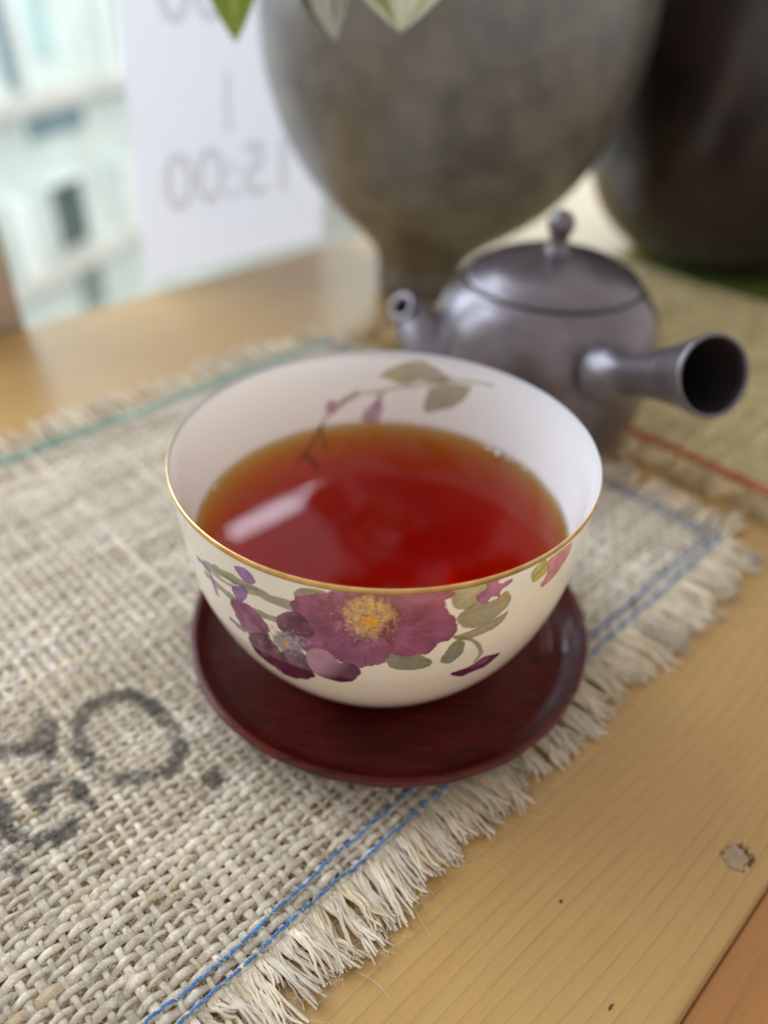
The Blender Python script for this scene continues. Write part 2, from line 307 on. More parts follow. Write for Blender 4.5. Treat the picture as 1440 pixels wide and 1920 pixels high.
# ================================================================== burlap
def yarn_mat(name, rough=0.92, fibre=1.0):
    m, nt, b = mat_new(name); L = nt.links
    at = N(nt, 'ShaderNodeAttribute', attribute_name='print')
    uvn = nt.nodes.new('ShaderNodeUVMap'); uvn.uv_map = 'UVMap'
    sp = nt.nodes.new('ShaderNodeSeparateXYZ'); L.new(uvn.outputs[0], sp.inputs[0])
    # twist: around + along * k, periodic via sin/cos so that no seam shows
    tw = N(nt, 'ShaderNodeMath', operation='MULTIPLY_ADD'); L.new(sp.outputs['X'], tw.inputs[0]); tw.inputs[1].default_value = 0.28; L.new(sp.outputs['Y'], tw.inputs[2])
    an = N(nt, 'ShaderNodeMath', operation='MULTIPLY'); L.new(tw.outputs[0], an.inputs[0]); an.inputs[1].default_value = 6.28318
    si = N(nt, 'ShaderNodeMath', operation='SINE'); L.new(an.outputs[0], si.inputs[0])
    co = N(nt, 'ShaderNodeMath', operation='COSINE'); L.new(an.outputs[0], co.inputs[0])
    cb = nt.nodes.new('ShaderNodeCombineXYZ'); L.new(si.outputs[0], cb.inputs[0]); L.new(co.outputs[0], cb.inputs[1])
    mx = N(nt, 'ShaderNodeMath', operation='MULTIPLY'); L.new(sp.outputs['X'], mx.inputs[0]); mx.inputs[1].default_value = 0.16; L.new(mx.outputs[0], cb.inputs[2])
    nz = noise(nt, cb.outputs[0], 6.5, 4, 0.72)
    nz2 = noise(nt, coords(nt, (260, 260, 260)), 1.0, 3)
    r1 = ramp(nt, [(0.30, (0.68, 0.63, 0.55)), (0.50, (0.98, 0.97, 0.96)), (0.72, (1.16, 1.16, 1.15))]); L.new(nz.outputs['Fac'], r1.inputs[0])
    r2 = ramp(nt, [(0.3, (0.86, 0.83, 0.77)), (0.65, (1.05, 1.05, 1.05))]); L.new(nz2.outputs['Fac'], r2.inputs[0])
    c = mixc(nt, at.outputs['Color'], r1.outputs[0], 1.0, 'MULTIPLY'); c = mixc(nt, c, r2.outputs[0], 1.0, 'MULTIPLY')
    L.new(c, b.inputs['Base Color']); b.inputs['Roughness'].default_value = rough
    b.inputs['Specular IOR Level'].default_value = 0.25
    b.inputs['Sheen Weight'].default_value = 0.15
    nz3 = noise(nt, coords(nt, (5200, 5200, 5200)), 1.0, 2)
    hs_ = N(nt, 'ShaderNodeMath', operation='ADD'); L.new(nz.outputs['Fac'], hs_.inputs[0]); L.new(nz3.outputs['Fac'], hs_.inputs[1])
    bump(nt, hs_.outputs[0], b, 0.8 * fibre, 0.0002)
    return m
JUTE = yarn_mat('jute_yarn')
THREAD = yarn_mat('sewing_thread', 0.6, 0.4)

def ink_mask(u, v):
    """u,v in mm; 0..1 darkness of the stencilled characters"""
    out = np.zeros_like(u)
    for w, P in INK:
        w = w if w <= 3.0 else 3.0 + (w - 3.0) * 0.42 + 0.15
        P = np.array(P)
        d = np.full(u.shape, 99.0)
        for a, b in zip(P[:-1], P[1:]):
            ab = b - a; t = np.clip(((u - a[0]) * ab[0] + (v - a[1]) * ab[1]) / (ab @ ab + 1e-9), 0, 1)
            d = np.minimum(d, np.hypot(u - a[0] - t * ab[0], v - a[1] - t * ab[1]))
        if w != 3.0: out = np.maximum(out, np.clip((w * 0.5 - d) / 0.9 + 0.5, 0, 1))
        else: dot = np.clip((2.1 - d) / 0.5 + 0.5, 0, 1)
    blot = vnoise(u / 1.1 + 40, v / 1.1 + 40, 5) * 0.6 + vnoise(u / 4.0, v / 4.0, 6) * 0.6
    return np.maximum(out * np.clip((blot - 0.27) / 0.38, 0.0, 1), dot)

def weave(parent, u0, u1, v0, v1, spu, sp, base, seg, sides, ink=False, seed=1, zc=0.00112, tint=0.08):
    r = np.random.default_rng(seed)
    A = 0.20 * sp
    nu = int(round((u1 - u0) / spu)); nv = int(round((v1 - v0) / sp))
    U = u0 + (np.arange(nu) + 0.5) * spu; Vv = v0 + (np.arange(nv) + 0.5) * sp
    def mk(kind):
        if kind == 'warp': cnt, other, c0, L0, L1 = nu, nv, U, v0, v1
        else: cnt, other, c0, L0, L1 = nv, nu, Vv, u0, u1
        M = other * seg + 1
        t = np.linspace(L0, L1, M)
        so = sp if kind == 'warp' else spu
        ph = (t - L0) / so - 0.5
        P = np.zeros((cnt, M, 3)); R = np.zeros((cnt, M)); Cc = np.zeros((cnt, M, 3))
        for k in range(cnt):
            sgn = 1 if (k % 2 == 0) else -1
            if kind == 'weft': sgn = -sgn
            amp = A * (1 + 0.22 * smooth_noise(M, seg * 2.5, r))
            wv = np.cos(np.pi * ph)
            z = zc + sgn * amp * np.sign(wv) * np.abs(wv) ** (0.9 if kind == 'warp' else 0.62)
            lat = c0[k] + 0.00020 * smooth_noise(M, seg * 6, r) * (sp / 0.0021) + 0.00011 * smooth_noise(M, seg, r)
            rad = (0.345 if kind == 'warp' else 0.355) * sp * (1 + 0.17 * smooth_noise(M, seg * 4, r) + 0.09 * smooth_noise(M, seg * 0.8, r) + 0.18 * r.normal())
            rad = np.clip(rad, 0.20 * sp, 0.56 * sp)
            if kind == 'warp': P[k] = np.stack([lat, t, z], 1)
            else: P[k] = np.stack([t, lat, z], 1)
            R[k] = rad
            cc = np.array(base) * (1 + tint * r.normal())
            tan = np.clip(smooth_noise(M, seg * 4, r) - 1.0, 0, 1.3)[:, None] * 0.34
            Cc[k] = cc * (1 + 0.07 * smooth_noise(M, seg * 3, r))[:, None] * (1 - tan * np.array([0.25, 0.5, 0.9]))
        P[:, :, 2] += 0.00010 * np.sin(P[:, :, 0] * 61 + 1) * np.cos(P[:, :, 1] * 47)
        V, F, uv = tubes(P, R, sides, 0.50)
        uv = uv.copy(); uv[:, 0] += np.repeat(np.arange(cnt) * 37.3, M * sides)
        C = np.repeat(Cc.reshape(-1, 3), sides, 0)
        if ink:
            k = ink_mask(V[:, 0] * 1000, V[:, 1] * 1000)
            k = k * np.clip((V[:, 2] - 0.0004) / 0.0007, 0.45, 1)
            C = C * (1 - k[:, None] * 0.88) + k[:, None] * 0.88 * np.array([0.022, 0.028, 0.036])
        o = new_mesh(kind + '_yarns', V, F, parent, JUTE, uv=uv, colr=C)
        o['kind'] = 'stuff'
        return U, Vv
    mk('warp'); mk('weft')
    return U, Vv

def stitch_line(parent, a, b, colr, sp=0.0021, rad=0.00026, name='stitching_thread', seed=3, top=0.0021):
    r = np.random.default_rng(seed)
    a = np.array(a); b = np.array(b); Ln = np.linalg.norm(b - a)
    n = int(Ln / 0.0003); t = np.linspace(0, Ln, n)
    d = (b - a) / Ln; nrm = np.array([-d[1], d[0]])
    stp = 0.0031
    z = top + 0.00012 - 0.00072 * np.abs(np.cos(np.pi * t / stp + 1.2 * smooth_noise(n, 60, r))) ** 9 + 0.00012 * smooth_noise(n, 9, r)
    lat = 0.00022 * smooth_noise(n, 14, r) + 0.00045 * smooth_noise(n, 120, r)
    strands = []
    for q in (0, 1):
        ph = np.pi * q + 2 * np.pi * t / 0.0016
        P = np.stack([a[0] + d[0] * t + nrm[0] * (lat + 0.00017 * np.cos(ph)), a[1] + d[1] * t + nrm[1] * (lat + 0.00017 * np.cos(ph)), z + 0.00015 * np.sin(ph)], 1)
        strands.append(P)
    P = np.array(strands)
    V, F, uv = tubes(P, rad * 0.85, 6, 1.0)
    C = np.tile(np.array(colr), (len(V), 1)) * (0.75 + 0.5 * vnoise(V[:, 0] * 900 + 99, V[:, 1] * 900 + 99, 4))[:, None]
    return new_mesh(name, V, F, parent, THREAD, uv=uv, colr=C)

def fringe(parent, origin_list, direction, base, length, seed, plies=7, M=11, cl=0.5):
    """each strand is its own part: a bundle of thin plies that splays towards its end"""
    r = np.random.default_rng(seed)
    d = np.array(direction, float); s = np.array([-d[1], d[0]])
    clump = smooth_noise(len(origin_list), 3, r) * 0.0014
    lenv = smooth_noise(len(origin_list), 7, r) * 0.0009
    for k, (u, v) in enumerate(origin_list):
        Ln = length * (1 + 0.11 * r.normal()) * (0.55 if r.random() < 0.06 else 1) + lenv[k]
        t = np.linspace(0, 1, M)
        drift = clump[k] * t ** 1.3 + r.normal() * 0.0013 * t
        curl = r.normal() * 0.0005 * np.sin(t * np.pi * r.uniform(0.6, 1.6) + r.uniform(0, 3)) * t
        zend = max(0.00035, 0.0009 + 0.0006 * r.normal())
        zz = 0.0013 * (1 - t) + zend * t + 0.0009 * np.sin(t * np.pi) * abs(r.normal()) * 0.8
        P = []; R = []
        for q in range(plies):
            ph = q * 2 * np.pi / plies + r.uniform(0, 1)
            splay = (0.00050 + 0.00040 * t ** 1.5) * math.sqrt(r.random())  + 0.00008 + (0.0009 * t ** 3) * abs(r.normal())
            tw = ph + t * 6.5 * (1 - 0.6 * t)
            l2 = Ln * (1 - 0.16 * r.random())
            pu = drift + curl + splay * np.cos(tw) * 1.25 + (0.00013 * smooth_noise(M, 1.8, r) + 0.00028 * smooth_noise(M, 5, r)) * t ** 0.6
            P.append(np.stack([u + d[0] * l2 * t + s[0] * pu, v + d[1] * l2 * t + s[1] * pu, np.maximum(zz + splay * 0.6 * np.sin(tw), 0.00022)], 1))
            R.append((0.00032 if plies > 6 else 0.00032) * (1 - 0.35 * t ** 4) * (1 + 0.12 * smooth_noise(M, 2, r)) * (1 + 0.12 * r.normal()))
        V, F, uv = tubes(np.array(P), np.array(R), 5)
        uv = uv + np.array([k * 11.7, 0])
        tone = 1 + 0.12 * r.normal()
        C = np.tile(np.array(base) * tone * (1 - np.array([0.02, 0.05, 0.12]) * max(0, r.normal())), (len(V), 1))
        new_mesh('fringe_strand', V, F, parent, JUTE, uv=uv, colr=C)

def fuzz(parent, n, ulim, vlim, base, seed, ztop=0.0021, rad=0.000035, ln=(0.002, 0.006), name='loose_fibres', lift=0.0008, ink=False):
    r = np.random.default_rng(seed); M = 6
    u = r.uniform(*ulim, n); v = r.uniform(*vlim, n); a = r.uniform(0, 2 * np.pi, n); L = r.uniform(*ln, n)
    t = np.linspace(0, 1, M); k = r.normal(size=n) * 1.6
    ang = a[:, None] + k[:, None] * t[None]
    du = np.cumsum(np.cos(ang), 1) * (L / M)[:, None]; dv = np.cumsum(np.sin(ang), 1) * (L / M)[:, None]
    z = ztop - 0.0002 + (np.sin(t * np.pi)[None] * np.abs(r.normal(size=n))[:, None]) * lift + 0.0002 * r.normal(size=n)[:, None]
    P = np.stack([u[:, None] + du, v[:, None] + dv, np.maximum(z, 0.0001)], -1)
    V, F, uv = tubes(P, rad, 3)
    C = np.repeat(np.array(base)[None] * (1 + 0.12 * r.normal(size=n))[:, None], M * 3, 0)
    if ink:
        k = ink_mask(V[:, 0] * 1000, V[:, 1] * 1000)[:, None] * 0.6
        C = C * (1 - k) + k * np.array([0.016, 0.021, 0.030])
    o = new_mesh(name, V, F, parent, JUTE, uv=uv, colr=C); o['kind'] = 'stuff'
    return o

BASE1 = (0.90, 0.84, 0.715)
mat1 = thing('burlap_mat', 'cream burlap mat with black stencilled characters and blue stitching, under the tea bowl and saucer', 'placemat', rz=ROT, group='burlap mats on the table')
SP = 0.00215; SPU = 0.00302
U1, V1 = weave(mat1, -0.130, 0.1118, -0.0415, 0.1496, SPU, SP, BASE1, 5, 7, ink=True, seed=11)
BLUE = srgb(84, 142, 205)
stitch_line(mat1, (-0.130, -0.0402), (0.110, -0.0402), BLUE, seed=21)
stitch_line(mat1, (-0.130, -0.0364), (0.106, -0.0366), BLUE, seed=22)
TEAL = srgb(120, 196, 190)
stitch_line(mat1, (-0.130, 0.1470), (0.110, 0.1478), TEAL, seed=23, rad=0.0004)
stitch_line(mat1, (-0.130, 0.1440), (0.108, 0.1448), TEAL, seed=24, rad=0.0004)
GREYB = srgb(160, 168, 192)
stitch_line(mat1, (0.1098, -0.040), (0.1098, 0.1478), GREYB, seed=25, rad=0.0004)
stitch_line(mat1, (0.1060, -0.037), (0.1060, 0.1450), GREYB, seed=26, rad=0.0004)
near = [(u + o_, -0.0412) for u in U1 if u > -0.108 for o_ in (-0.0007, 0.0008)]
BASEF = (0.92, 0.835, 0.68)
fringe(mat1, near, (0.02, -1), BASEF, 0.0128, 31, plies=7, M=13)
side = [(0.1115, v) for v in V1]
fringe(mat1, side, (1, 0.0), BASEF, 0.0118, 32, plies=6, M=8)
far = [(u, 0.1493) for u in U1 if -0.050 < u < 0.112]
fringe(mat1, far, (0, 1), BASEF, 0.0165, 33, plies=6, M=8)
fuzz(mat1, 26000, (-0.115, 0.05), (-0.042, 0.045), BASEF, 41, rad=0.000034, ln=(0.0015, 0.0045), lift=0.0005, ink=True)
fuzz(mat1, 500, (-0.12, 0.06), (-0.042, 0.06), BASEF, 45, rad=0.00004, ln=(0.006, 0.014), lift=0.0012)
fuzz(mat1, 900, (-0.105, 0.10), (-0.055, -0.040), BASE1, 42, ztop=0.0010, ln=(0.004, 0.010))
fuzz(mat1, 14, (-0.105, 0.06), (-0.066, -0.052), BASE1, 43, ztop=0.0004, ln=(0.006, 0.014), rad=0.00004)

BASE2 = (0.97, 0.86, 0.50)
mat2 = thing('burlap_mat', 'golden tan burlap mat with orange stitching, under the teapot behind the cream mat', 'placemat', rz=ROT, group='burlap mats on the table')
U2, V2 = weave(mat2, 0.1400, 0.3100, -0.0850, 0.1440, SPU, SP, BASE2, 3, 4, seed=12)
ORANGE = srgb(205, 75, 40)
stitch_line(mat2, (0.1425, -0.085), (0.1425, 0.142), ORANGE, seed=27, rad=0.00055)
stitch_line(mat2, (0.1450, -0.085), (0.1450, 0.142), ORANGE, seed=28, rad=0.00055)
fringe(mat2, [(0.1402, v) for v in V2], (-1, 0.0), (0.80, 0.64, 0.38), 0.0135, 34, plies=6, M=8)

# ================================================================== glazed materials
def glaze_mat(name, rough=0.08, sss=0.0, spec=0.5):
    m, nt, b = mat_new(name)
    at = N(nt, 'ShaderNodeAttribute', attribute_name='print')
    nt.links.new(at.outputs['Color'], b.inputs['Base Color'])
    b.inputs['Roughness'].default_value = rough
    b.inputs['Specular IOR Level'].default_value = spec
    if sss:
        b.inputs['Subsurface Weight'].default_value = sss
        b.inputs['Subsurface Radius'].default_value = (0.004, 0.003, 0.002); b.inputs['Subsurface Scale'].default_value = 1.0
    nz = noise(nt, coords(nt, (90, 90, 90)), 1.0, 2)
    bump(nt, nz.outputs['Fac'], b, 0.05, 0.0004)
    return m
PORCELAIN = glaze_mat('glazed_porcelain', 0.12, 0.55)

# profiles of the bowl (outside from the foot up, inside from the centre up), mm
OUT = np.array([(20.5,6),(24.4,6.8),(27.4,10),(30.7,14),(33.8,18),(36.5,22),(38.7,26),(40.4,30),(41.8,34),(42.8,38),(43.4,42),(43.8,46),(44.1,50),(44.4,54),(44.8,58),(45.2,62)])
INN = np.array([(0,8.2),(10,8.6),(18,9.6),(23,11.6),(27,14.8),(30.5,18.6),(33.6,22.6),(36,26.4),(37.9,30.3),(39.6,34.5),(40.9,39),(41.8,43),(42.5,47),(43.1,51),(43.8,56),(44.72,61.9)])
def arc_tab(P):
    t = np.linspace(0, len(P) - 1, 600); i = np.minimum(t.astype(int), len(P) - 2); fr = (t - i)[:, None]
    Q = P[i] * (1 - fr) + P[i + 1] * fr
    return Q, np.r_[0, np.cumsum(np.hypot(*np.diff(Q, axis=0).T))]
def soften(Q, k=21):
    K = np.ones(k) / k; o = Q.copy()
    for c in (0, 1):
        e = np.r_[np.full(k // 2, 0), Q[:, c], np.full(k // 2, 0)]
        e[:k // 2] = 2 * Q[0, c] - Q[1:k // 2 + 1, c][::-1]; e[-(k // 2):] = 2 * Q[-1, c] - Q[-(k // 2) - 1:-1, c][::-1]
        o[:, c] = np.convolve(e, K, 'valid')
    return o
QO, SO = arc_tab(OUT); QO = soften(QO, 41)
QI, SI = arc_tab(INN); QI = soften(QI, 41)

PAL = {k: np.array(srgb(*c)) for k, c in dict(g=(140, 144, 124), g2=(118, 126, 108), g3=(150, 150, 140), p=(140, 78, 114), pd=(100, 46, 76), pl=(145, 80, 120), v=(128, 88, 160), pp=(150, 84, 140), pk=(190, 120, 150), yg=(160, 160, 95), cy=(205, 178, 130), y=(222, 170, 50), gr=(120, 105, 128), gi=(128, 130, 112), pi=(165, 125, 155)).items()}
def poly_sd(X, Y, P):
    """signed distance (inside positive)"""
    P = np.array(P); d = np.full(X.shape, 1e9); ins = np.zeros(X.shape, bool)
    for a, b in zip(P, np.roll(P, -1, 0)):
        ab = b - a; t = np.clip(((X - a[0]) * ab[0] + (Y - a[1]) * ab[1]) / (ab @ ab + 1e-9), 0, 1)
        d = np.minimum(d, np.hypot(X - a[0] - t * ab[0], Y - a[1] - t * ab[1]))
        c = ((a[1] > Y) != (b[1] > Y)) & (X < (b[0] - a[0]) * (Y - a[1]) / (b[1] - a[1] + 1e-12) + a[0])
        ins ^= c
    return np.where(ins, d, -d)
def closed_smooth(P, n=60):
    P = np.array(P, float); m = len(P); out = []
    for i in range(m):
        p0, p1, p2, p3 = P[i - 1], P[i], P[(i + 1) % m], P[(i + 2) % m]
        for f in np.linspace(0, 1, 7, endpoint=False):
            out.append(0.5 * ((2 * p1) + (-p0 + p2) * f + (2 * p0 - 5 * p1 + 4 * p2 - p3) * f * f + (-p0 + 3 * p1 - 3 * p2 + p3) * f ** 3))
    return np.array(out)
def paint(C, X, Y, polys, lines, ells, kx, soft=0.20, strength=0.95):
    fc = [(np.array([-2.2, 57.0]) * [kx, 1]), (np.array([-22.6, 44.8]) * [kx, 1])]
    def blend(idx, a, colr):
        a = a[:, None]
        C[idx] = C[idx] * (1 - a) + np.asarray(colr) * a
    def box(P, pad):
        P = np.array(P)
        return np.where((X > P[:, 0].min() - pad) & (X < P[:, 0].max() + pad) & (Y > P[:, 1].min() - pad) & (Y < P[:, 1].max() + pad))[0]
    def do_lines():
        for k, c, w, P in lines:
            P = smoothpath(np.array(P) * [kx, 1], 24); idx = box(P, w + 1); d = np.full(len(idx), 99.0); x = X[idx]; y = Y[idx]
            for a, b in zip(P[:-1], P[1:]):
                ab = b - a; t = np.clip(((x - a[0]) * ab[0] + (y - a[1]) * ab[1]) / (ab @ ab + 1e-9), 0, 1)
                d = np.minimum(d, np.hypot(x - a[0] - t * ab[0], y - a[1] - t * ab[1]))
            wob = 0.75 + 0.5 * vnoise(x / 1.5, y / 1.5, 3)
            blend(idx, np.clip((w * 0.5 * wob - d) / (soft * 1.6) + 0.5, 0, 1) * 0.85 * strength, PAL[c][None] * (0.8 + 0.45 * vnoise(x * 1.2, y * 1.2, 8))[:, None])
    do_lines()
    for n_, (k, c, P) in enumerate(polys):
        P = closed_smooth(np.array(P) * [kx, 1]); idx = box(P, 1.0); x = X[idx]; y = Y[idx]
        wa = 1.0 if k in ('P1', 'P2', 'P3', 'P4', 'L1', 'L3') else 0.45
        xw = x + wa * (1.1 * (vnoise(x * 0.55, y * 0.55, 11) - 0.5) + 0.5 * (vnoise(x * 1.8, y * 1.8, 13) - 0.5)); yw = y + wa * (1.1 * (vnoise(x * 0.55, y * 0.55, 12) - 0.5) + 0.5 * (vnoise(x * 1.8, y * 1.8, 14) - 0.5))
        sd = poly_sd(xw, yw, P)
        if k in ('L1', 'L2', 'L3', 'L4', 'P1b'): sd = sd + 0.45
        a = np.clip(sd / soft + 0.5, 0, 1)
        f = fc[1] if k in ('L1', 'L2', 'L3', 'L4') else fc[0]
        cen = P.mean(0)
        th = np.arctan2(y - f[1], x - f[0]); rr = np.hypot(x - f[0], y - f[1])
        if c in ('p', 'pd', 'pl'):
            vein = vnoise(th * 8 + 20, rr * 0.30 + 5, 20 + n_) * 0.5 + vnoise(th * 26 + 20, rr * 0.45 + 5, 40 + n_) * 0.5
            dark = np.clip((vnoise(th * 38 + 20, rr * 0.35 + 5, 80 + n_) - 0.66) * 4, 0, 1)
            tint = np.clip((vnoise(x * 0.45 + 4, y * 0.45 + 2, 75 + n_) - 0.5) * 2, 0, 1)[:, None]
            wash = vnoise(x * 0.28 + 9, y * 0.28 + 9, 60 + n_)
            sh = 0.55 + 0.40 * vein + 0.55 * wash - 0.22 * np.exp(-((rr - 4.0) / 2.0) ** 2)
            colr = PAL[c][None] * (sh * (1 - 0.30 * dark))[:, None] * (1 - tint) + np.array(srgb(178, 120, 168))[None] * (0.75 + 0.3 * vein)[:, None] * tint * 0.55 + PAL[c][None] * sh[:, None] * tint * 0.45
            if k == 'L4':   # pale upper end, dark maroon tip
                q = np.clip((x - cen[0]) / 5.0 + 0.5 - (y - cen[1]) / 9.0, 0, 1)[:, None]
                colr = (np.array(srgb(185, 140, 165))[None] * (1 - q) + np.array(srgb(98, 36, 68))[None] * q) * (0.8 + 0.3 * vein)[:, None]
            if k == 'L3' or k == 'L2':
                q = np.clip(rr / 9.0 - 0.3, 0, 1)[:, None]; colr = colr * (1.25 - 0.4 * q)
        elif c in ('g', 'g2', 'gi'):
            ax_ = P[np.argmax(np.hypot(*(P - cen).T))] - cen; ax_ = ax_ / (np.linalg.norm(ax_) + 1e-9)
            l = (x - cen[0]) * ax_[0] + (y - cen[1]) * ax_[1]; w = -(x - cen[0]) * ax_[1] + (y - cen[1]) * ax_[0]
            ribs = 0.5 + 0.5 * np.sin(2.2 * (l + 0.8 * np.abs(w)) * 1.6)
            mid = np.exp(-(w / 0.22) ** 2)
            wash = vnoise(x * 0.4 + 3, y * 0.4 + 3, 70 + n_)
            warm = np.array([1.12, 1.03, 0.74])[None] * 1.0
            colr = PAL[c][None] * (0.72 + 0.35 * wash + 0.10 * ribs + 0.28 * mid)[:, None]
            colr = np.where((vnoise(x * 0.35 + 13, y * 0.35 + 7, 90 + n_) > 0.52)[:, None], colr * warm, colr)
        else:
            colr = PAL[c][None] * (0.75 + 0.5 * vnoise(x * 1.0, y * 1.0, 30 + n_))[:, None]
        edge = np.exp(-((sd - 0.15) / 0.22) ** 2)
        colr = colr * (1 - 0.10 * edge[:, None])
        blend(idx, a * (1.0 if c in ('p', 'pd', 'pl') else strength * (0.95 if c != 'g' else 0.88)), colr)
    for k, c, o, a_, b_ in ells:
        o = np.array(o) * [kx, 1]; a_ = np.array(a_) * [kx, 1] - o; b_ = np.array(b_) * [kx, 1] - o
        idx = np.where(np.hypot(X - o[0], Y - o[1]) < 9)[0]; x = X[idx] - o[0]; y = Y[idx] - o[1]
        M_ = np.linalg.inv(np.stack([a_, b_], 1)); p_ = M_[0, 0] * x + M_[0, 1] * y; q_ = M_[1, 0] * x + M_[1, 1] * y
        rr = np.hypot(p_, q_); th = np.arctan2(q_, p_)
        if c in ('cy', 'gr'):
            ed = rr + 0.35 * (vnoise(th * 5 + 30, rr * 2, 5) - 0.5)
            n1 = vnoise(X[idx] * 1.9, Y[idx] * 1.9, 14); n2 = vnoise(X[idx] * 2.6, Y[idx] * 2.6, 15)
            colr = PAL[c][None] * (0.75 + 0.5 * n1)[:, None]
            blend(idx, np.clip((0.95 - ed) / 0.25, 0, 1) * (0.8 if c == 'cy' else 0.75), colr)
            # stamens: specks that thin out outward
            dk = (n2 > 0.66) & (rr < 1.35)
            blend(idx, dk * np.clip(1.5 - rr, 0, 1) * 0.5, np.array(srgb(120, 70, 60) if c == 'cy' else srgb(70, 60, 90)))
            lt = (n1 > 0.72) & (rr < 1.6)
            blend(idx, lt * np.clip(1.6 - rr, 0, 1) * 0.55, np.array(srgb(214, 184, 110) if c == 'cy' else srgb(185, 165, 175)))
        else:
            blend(idx, np.clip((1.15 - rr - 0.5 * vnoise(x * 2, y * 2, 17)) / 0.4, 0, 1) * 0.9, PAL[c][None] * (0.8 + 0.35 * vnoise(x * 2.4, y * 2.4, 18))[:, None])
    return C

def grid_lathe(s_vals, ang, Q, S):
    R = np.interp(s_vals, S, Q[:, 0]); Z = np.interp(s_vals, S, Q[:, 1])
    a = np.radians(ang)
    V = np.stack([np.outer(R, np.sin(a)), -np.outer(R, np.cos(a)), np.repeat(Z[:, None], len(a), 1)], -1).reshape(-1, 3) * MM
    m, n = len(s_vals), len(a)
    i, j = np.meshgrid(np.arange(m - 1), np.arange(n), indexing='ij')
    A = i * n + j; B = i * n + (j + 1) % n
    return V, np.stack([A, B, B + n, A + n], -1).reshape(-1, 4), np.tile(ang, m), np.repeat(s_vals, n)

bowl = thing('tea_bowl', 'white porcelain tea bowl with gold rim and purple flower print on the dark red saucer', 'tea bowl')
IVORY = np.array([0.83, 0.79, 0.70]); WHITE = np.array([0.86, 0.845, 0.82])
KX = 0.770
ang = np.r_[np.arange(-58, 62, 0.26), np.arange(62, 302, 2.0)]
smax = SO[-1]
sv = np.r_[np.arange(0, 28, 1.0), np.arange(28, smax, 0.2), smax]
V, F, AA, SS = grid_lathe(sv, ang, QO, SO)
C = np.tile(IVORY, (len(V), 1))
C = paint(C, AA * KX, SS, PRINT_P, PRINT_L, PRINT_E, KX)
parts = [(V, F, C)]
# inside
KI = 0.735
ang2 = np.r_[np.arange(-30, 138, 2.0), np.arange(138, 222, 0.5), np.arange(222, 330, 2.0)]
sv2 = np.r_[np.arange(0, 44, 1.5), np.arange(44, SI[-1], 0.4), SI[-1]]
V, F, AA, SS = grid_lathe(sv2, ang2, QI, SI)
V[:len(ang2), :2] += 0
C = np.tile(WHITE, (len(V), 1))
wrap = lambda L, w=False: [((k, c, [((a + 360) % 360, s) for a, s in P]) if not w else (k, c, ww, [((a + 360) % 360, s) for a, s in P])) for (k, c, *ww_, P) in L for ww in (ww_ or [0])]
IPp = [(k, c, [((a + 360) % 360, s) for a, s in P]) for k, c, P in PRINT_IP]
ILp = [(k, c, w, [((a + 360) % 360, s) for a, s in P]) for k, c, w, P in PRINT_IL]
C = paint(C, AA * KI, SS, IPp, ILp, [], KI, soft=0.4, strength=0.78)
parts.append((V, F[:, ::-1], C))
# lip and foot
lipP = [(45.2, 62.0), (45.17, 62.22), (45.04, 62.36), (44.92, 62.36), (44.79, 62.22), (44.72, 61.9)]
V, F = lathe(np.array(lipP) * MM, 240); parts.append((V, F, np.tile(WHITE, (len(V), 1))))
footP = [(0, 7.4), (15.5, 7.2), (17.2, 6.4), (17.6, 5.5), (19.6, 5.45), (20.4, 5.7), (20.5, 6.0), (20.9, 6.2)]
V, F = lathe(np.array(footP) * MM, 120); parts.append((V, F, np.tile(IVORY, (len(V), 1))))
off = 0; VV = []; FF = []; CC = []
for V, F, C in parts:
    VV.append(V); FF.append(F + off); CC.append(C); off += len(V)
new_mesh('bowl_body', np.vstack(VV), np.vstack(FF), bowl, PORCELAIN, colr=np.vstack(CC))
GOLD, nt, b = mat_new('gold_lustre')
nz = noise(nt, coords(nt, (300, 300, 300)), 1.0, 3)
rp = ramp(nt, [(0.3, (0.62, 0.36, 0.10)), (0.7, (0.86, 0.60, 0.26))]); nt.links.new(nz.outputs['Fac'], rp.inputs[0]); nt.links.new(rp.outputs[0], b.inputs['Base Color'])
b.inputs['Metallic'].default_value = 0.55; b.inputs['Roughness'].default_value = 0.28
goldP = [(45.14, 61.2), (45.23, 61.25), (45.28, 61.9), (45.25, 62.2), (45.13, 62.38), (44.97, 62.42)]
V, F = lathe(np.array(goldP) * MM, 300)
V[:, 2] += (0.00006 * np.sin(7 * np.arctan2(V[:, 1], V[:, 0])) * (V[:, 2] < 0.0613))
new_mesh('rim_band', V, F, bowl, GOLD)

# tea: a clear absorbing body that fills the bowl; the surface creeps up at the wall
TEA = bpy.data.materials.new('black_tea'); TEA.use_nodes = True; nt = TEA.node_tree; nt.nodes.clear()
out = nt.nodes.new('ShaderNodeOutputMaterial'); tr = nt.nodes.new('ShaderNodeBsdfTransparent'); gl = nt.nodes.new('ShaderNodeBsdfGlossy')
gl.inputs['Roughness'].default_value = 0.015
fr = nt.nodes.new('ShaderNodeFresnel'); fr.inputs['IOR'].default_value = 1.33; mx = nt.nodes.new('ShaderNodeMixShader')
nt.links.new(fr.outputs[0], mx.inputs[0]); nt.links.new(tr.outputs[0], mx.inputs[1]); nt.links.new(gl.outputs[0], mx.inputs[2])
nt.links.new(mx.outputs[0], out.inputs['Surface'])
va = nt.nodes.new('ShaderNodeVolumeAbsorption'); DENS = 400.0
va.inputs['Color'].default_value = (1 - 8.0 / DENS, 1 - 96.0 / DENS, 1 - 395.0 / DENS, 1); va.inputs['Density'].default_value = DENS
nt.links.new(va.outputs[0], out.inputs['Volume'])
zt = 43.0
msk = QI[:, 1] < zt + 0.55
side_ = QI[msk][::12]
